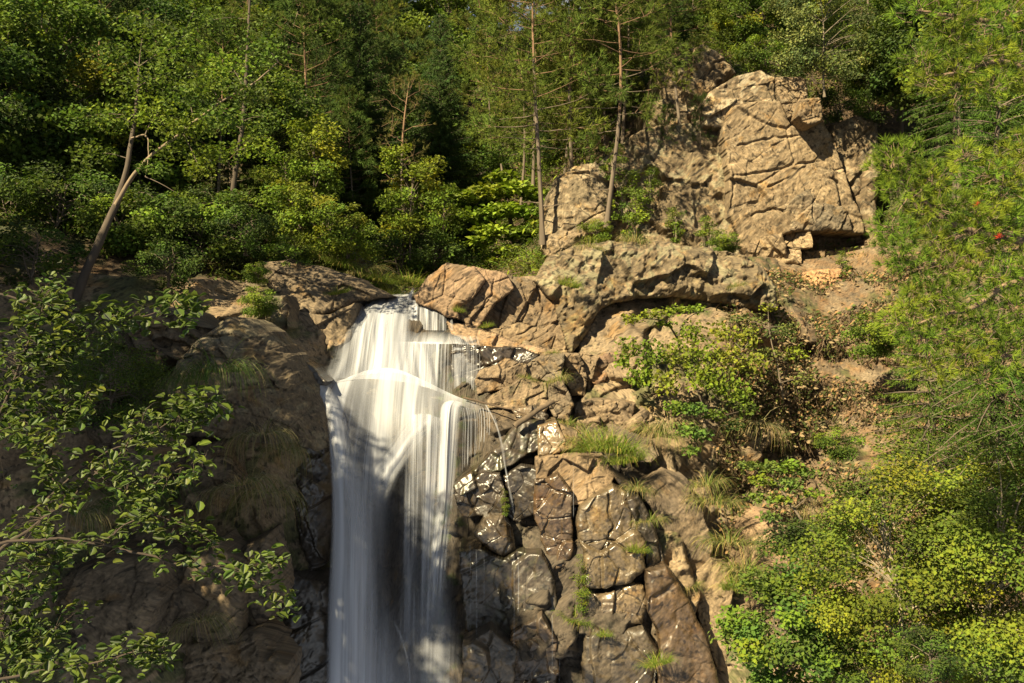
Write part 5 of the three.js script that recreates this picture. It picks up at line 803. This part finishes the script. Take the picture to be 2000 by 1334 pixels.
// trees on the left bank outside the frame: they throw the dappled shade on the left rocks
for (const [x, y, z, s, k, l] of [[-10.9, 0.2, -10.8, 1.05, 0, 'leafy tree beyond the left edge shading the boulder'], [-13.8, 1.4, -12.2, 1.1, 1, 'tall leafy tree beyond the left edge shading the bank'], [-9.6, -0.2, -7.6, 1.2, 2, 'leafy tree beyond the left edge shading the near twigs'], [-14.5, 1.6, -8.6, 1.2, 0, 'tallest leafy tree beyond the left edge']]) plant('leafy_tree', shapes.broad[k], V(x, y, z), s, z, l, 'tree');
console.log('hero');

// ---------------------------------------------------------------- grass
const hangGrass = [grassShape(91, { n: 260, len: 0.75, r0: 0.24, hang: 1.5, rise: 0.5, front: 0.7, col: [0.07, 0.115, 0.02], dry: [0.2, 0.17, 0.075], dryP: 0.3 }), grassShape(92, { n: 190, len: 0.85, r0: 0.2, hang: 1.9, rise: 0.3, front: 0.6, col: [0.12, 0.135, 0.03], dry: [0.27, 0.22, 0.11], dryP: 0.55 }), grassShape(93, { n: 420, len: 0.42, r0: 0.24, hang: 0.9, col: [0.15, 0.21, 0.018], dry: [0.32, 0.27, 0.08], dryP: 0.2 }), grassShape(94, { n: 240, len: 0.5, r0: 0.24, hang: 1.3, rise: 0.7, col: [0.13, 0.165, 0.03], dry: [0.32, 0.26, 0.11], dryP: 0.45 })];
const grassSpots = [
  [425, 728, 14.5, 1.25, 0, 'large hanging grass tuft on the shoulder of the lit boulder'], [375, 745, 14.5, 0.9, 0, 'smaller hanging grass tuft left of the large one on the boulder'],
  [510, 850, 15.0, 1.15, 1, 'long straw-coloured grass hanging below the boulder'], [560, 880, 15.4, 0.9, 1, 'straw-coloured grass nearest the waterfall'], [470, 950, 15.0, 1.1, 1, 'lower straw-coloured grass on the shaded face'], [520, 965, 15.2, 1.0, 1, 'straw-coloured grass just right of the lower tuft on the shaded face'],
  [235, 985, 14.2, 1.1, 0, 'green grass hanging behind the near twigs'], [140, 1000, 13.6, 1.1, 1, 'yellow grass hanging at the far left behind the near twigs'], [390, 1215, 14.2, 0.8, 1, 'pale dry tuft low on the shaded face'], [300, 940, 14.6, 0.9, 0, 'green grass right of the near twigs'],
  [1195, 885, 16.7, 1.2, 2, 'bright green grass patch on top of the wet cliff'], [1165, 878, 16.8, 1.0, 2, 'bright green grass at the left end of the patch on the wet cliff'], [1225, 905, 16.6, 1.0, 2, 'bright green grass trailing down the right side of the wet cliff'], [1140, 855, 17.2, 0.9, 3, 'yellow grass among the blocks above the wet cliff'], [1110, 830, 17.6, 0.6, 3, 'short yellow grass between two blocks by the dead log'],
  [1245, 960, 16.4, 0.7, 3, 'grass wisp in the joint beside the dry block'], [1268, 1020, 16.4, 0.7, 3, 'second grass wisp down the joint beside the dry block'], [1245, 1080, 16.2, 0.5, 2, 'short grass in the joint of the central wet face'], [1285, 850, 17.6, 1.0, 3, 'straw tuft left of the glossy shrub'], [1310, 830, 17.7, 0.9, 1, 'long straw tuft under the wide shrub'],
  [1380, 950, 17.0, 1.0, 3, 'rounded straw tuft right of the dry block'], [1395, 985, 16.9, 1.0, 3, 'second rounded straw tuft below the first, right of the dry block'], [1425, 1065, 16.7, 1.2, 3, 'greenish grass cushion left of the pocked block'], [1455, 1120, 16.5, 1.2, 3, 'yellow grass cushion under the pocked block'], [1440, 1150, 16.4, 1.0, 2, 'yellow grass trailing down beside the pale slab'],
  [1120, 1215, 16.3, 0.8, 2, 'green grass tuft in the wet cleft'], [1285, 1300, 15.9, 0.6, 2, 'grass tuft at the foot of the rusty slab'], [1180, 1243, 16.0, 0.4, 2, 'small green cushion on the central wet face'], [1345, 1150, 16.7, 0.6, 3, 'grass wisp at the top of the pale slab'],
  [660, 575, 19.6, 0.6, 2, 'green tuft on the grey slab beside the lip'], [620, 500, 22.2, 1.2, 3, 'straw grass on the middle of the grassy rim'], [660, 520, 22, 1.2, 2, 'green grass low on the grassy rim'], [700, 535, 22, 1.1, 3, 'straw grass at the lower end of the grassy rim'], [560, 460, 22.8, 1.2, 3, 'straw grass at the upper end of the grassy rim'], [740, 550, 22, 1.0, 2, 'grass at the tip of the grassy rim by the stream'], [590, 490, 22.2, 1.1, 2, 'green grass under the upper lime shrub'], [800, 560, 24, 1.2, 2, 'grass on the shaded bank beyond the lip'],
  [952, 640, 19.6, 0.35, 2, 'tiny yellow-green tuft at the foot of the jointed crag'], [895, 610, 19.5, 0.4, 2, 'tiny tuft in the crack of the jointed crag'], [1080, 690, 18.6, 0.4, 3, 'dry tuft on the grey block of the ledge'], [1030, 740, 18.3, 0.45, 3, 'rusty dry tuft between the ledge blocks'], [1090, 745, 18.1, 0.6, 3, 'yellow tuft behind the tall grey block'],
  [1150, 490, 20.4, 0.9, 3, 'straw grass at the left end of the mossy brow'], [1240, 476, 20.6, 1.0, 3, 'rusty grass in the middle of the mossy brow'], [1110, 560, 19.4, 0.7, 2, 'thin green grass on the left flank of the mossy brow'], [1440, 560, 19.6, 0.6, 3, 'dry grass on the right flank of the mossy brow'],
  [1590, 990, 17.2, 0.9, 1, 'reddish roots hanging over the bank right of the flat-topped shrub'], [1650, 995, 17.0, 1.0, 1, 'reddish roots hanging left of the birch top'], [1480, 830, 18.4, 0.9, 1, 'long dry grass hanging on the shaded litter slope'],
];
for (const [x, y, d, s, k, l] of grassSpots) { const o = thing('grass_tuft', at(x, y, d)); o.scale.set(s * (0.8 + 0.4 * hash2(x, y, 1)), s * (0.8 + 0.4 * hash2(x, y, 2)), s * 0.8); o.rotation.set(0.15 * (hash2(x, y, 3) - 0.5), (x * 0.37) % 0.9 - 0.45, 0.6 * (hash2(x, y, 4) - 0.5)); part('blade', hangGrass[k], grassMat, o).userData.kind = 'stuff'; tag(o, l, 'grass tuft'); }
{ const r = rngOf(626); for (let k = 0; k < 22; k++) { const t = (k + r()) / 22, px = lerp(525, 790, t), d = lerp(24, 22.4, t) + 0.9 * (r() - 0.5), p = onGround(px, d, -0.02), o = thing('grass_tuft', p); o.scale.setScalar(0.8 + 0.5 * r()); o.rotation.y = r() * 3 - 1.5; part('blade', hangGrass[r() < 0.35 ? 2 : 3], grassMat, o).userData.kind = 'stuff'; tag(o, 'straw grass tuft in the strip along the crest of the grassy rim', 'grass tuft', 'grass along the crest of the rim'); } }
{ // hanging moss in the wet cleft
  const moss = broadShape(96, { cr: [0.1, 0.5, 0.1], cy: 0.5, clumps: 30, clump: 0.1, per: 90, ls: 0.022, stems: 1, rTrunk: 0.01, col: [0.12, 0.17, 0.015], col2: G_YEL, droop: 0.9 });
  plant('hanging_moss', moss, at(1135, 1200, 16.25), 1, 0, 'bright green moss streak hanging in the wet cleft', 'moss');
  plant('hanging_moss', moss, at(985, 1010, 16.6), 0.5, 1, 'short green moss streak under the trickle', 'moss');
}

// ---------------------------------------------------------------- twigs near the viewer, left
const nearTwig = (label, stems, seed, n, o = {}) => {
  const r = rngOf(seed), clumps = [];
  stems.forEach((s) => { const P = new THREE.CatmullRomCurve3(s.p.map((q) => V(...q))); s.r = s.r.map((q) => q * 0.75); const m = Math.round(1.9 * n * (s.dens ?? 1) * s.p.length); for (let k = 0; k < m; k++) { const q = P.getPoint((s.from ?? 0.15) + (1 - (s.from ?? 0.15)) * (k + r()) / m); clumps.push([q.x + (r() - 0.5) * (s.sp ?? 60), q.y + (r() - 0.5) * (s.sp ?? 60), q.z + (r() - 0.5) * 0.3, 0.06 + 0.04 * r(), 5]); } });
  return stemTree('near_twig', label, 'branch', stems, clumps, { ls: 0.046, big: true, flat: 0.8, col: [0.06, 0.098, 0.012], col2: [0.10, 0.135, 0.016], mixp: 0.4, seed, tw: 0.18, bark: [0.045, 0.032, 0.023], up: 1.0, ...o });
};
nearTwig('near leafy branch rising diagonally from the left edge', [{ p: [[-60, 1130, 4.4], [40, 1045, 4.4], [130, 980, 4.4], [190, 920, 4.4], [250, 870, 4.4], [290, 800, 4.4]], r: [0.014, 0.003], name: 'stem' }, { p: [[190, 920, 4.4], [250, 960, 4.35], [330, 930, 4.3], [400, 890, 4.3]], r: [0.006, 0.002] }, { p: [[130, 980, 4.4], [90, 900, 4.4], [60, 830, 4.4]], r: [0.006, 0.002] }], 101, 5, {});
nearTwig('long near twig reaching right toward the waterfall', [{ p: [[-40, 1075, 4.2], [70, 1050, 4.2], [200, 1062, 4.2], [320, 1095, 4.2], [420, 1108, 4.2], [490, 1125, 4.2], [540, 1170, 4.2], [585, 1195, 4.2]], r: [0.01, 0.002], name: 'stem', sp: 46, dens: 0.6 }, { p: [[200, 1062, 4.2], [270, 1010, 4.2], [340, 1020, 4.2], [420, 1060, 4.2]], r: [0.006, 0.002], sp: 46 }, { p: [[450, 1112, 4.2], [500, 1110, 4.2], [550, 1100, 4.2]], r: [0.003, 0.0015], sp: 24, dens: 0.5 }], 102, 4.5, {});
nearTwig('near leafy twig along the bottom left', [{ p: [[-30, 1330, 4.0], [100, 1305, 4.0], [200, 1290, 4.0], [280, 1272, 4.0], [335, 1272, 4.0]], r: [0.009, 0.002], name: 'stem', sp: 50, dens: 0.8 }], 103, 6, {});
nearTwig('near leaves crowding the bottom left corner', [{ p: [[-60, 1400, 4.6], [-10, 1250, 4.6], [40, 1150, 4.6], [90, 1080, 4.6]], r: [0.012, 0.003], name: 'stem', sp: 120 }, { p: [[-40, 1350, 4.6], [50, 1280, 4.6], [110, 1230, 4.6]], r: [0.006, 0.002], sp: 110 }], 104, 13, { col: [0.075, 0.125, 0.025] });
nearTwig('near leafy branch filling the left edge below the leaning alder', [{ p: [[-80, 980, 5], [-20, 850, 5], [30, 740, 5], [70, 640, 5], [90, 580, 5]], r: [0.014, 0.003], name: 'stem', sp: 110 }, { p: [[-20, 850, 5], [60, 820, 5], [120, 800, 5], [170, 770, 5]], r: [0.006, 0.002], sp: 80 }, { p: [[30, 740, 5], [110, 690, 5], [180, 650, 5]], r: [0.006, 0.002], sp: 70 }], 105, 11, {});
nearTwig('near leafy branch sweeping over the top of the lit boulder', [{ p: [[-60, 560, 5.2], [60, 590, 5.2], [160, 610, 5.2], [260, 620, 5.2], [340, 600, 5.2], [390, 610, 5.2]], r: [0.01, 0.002], name: 'stem', sp: 56, dens: 0.9 }], 106, 6, { ls: 0.06 });
nearTwig('near leafy shoot hanging before the boulder grass', [{ p: [[60, 1000, 4.6], [180, 900, 4.6], [290, 850, 4.6], [370, 800, 4.6], [420, 800, 4.6]], r: [0.008, 0.002], name: 'stem', sp: 60, from: 0.5 }], 107, 7, {});
renderer.render(scene, camera);
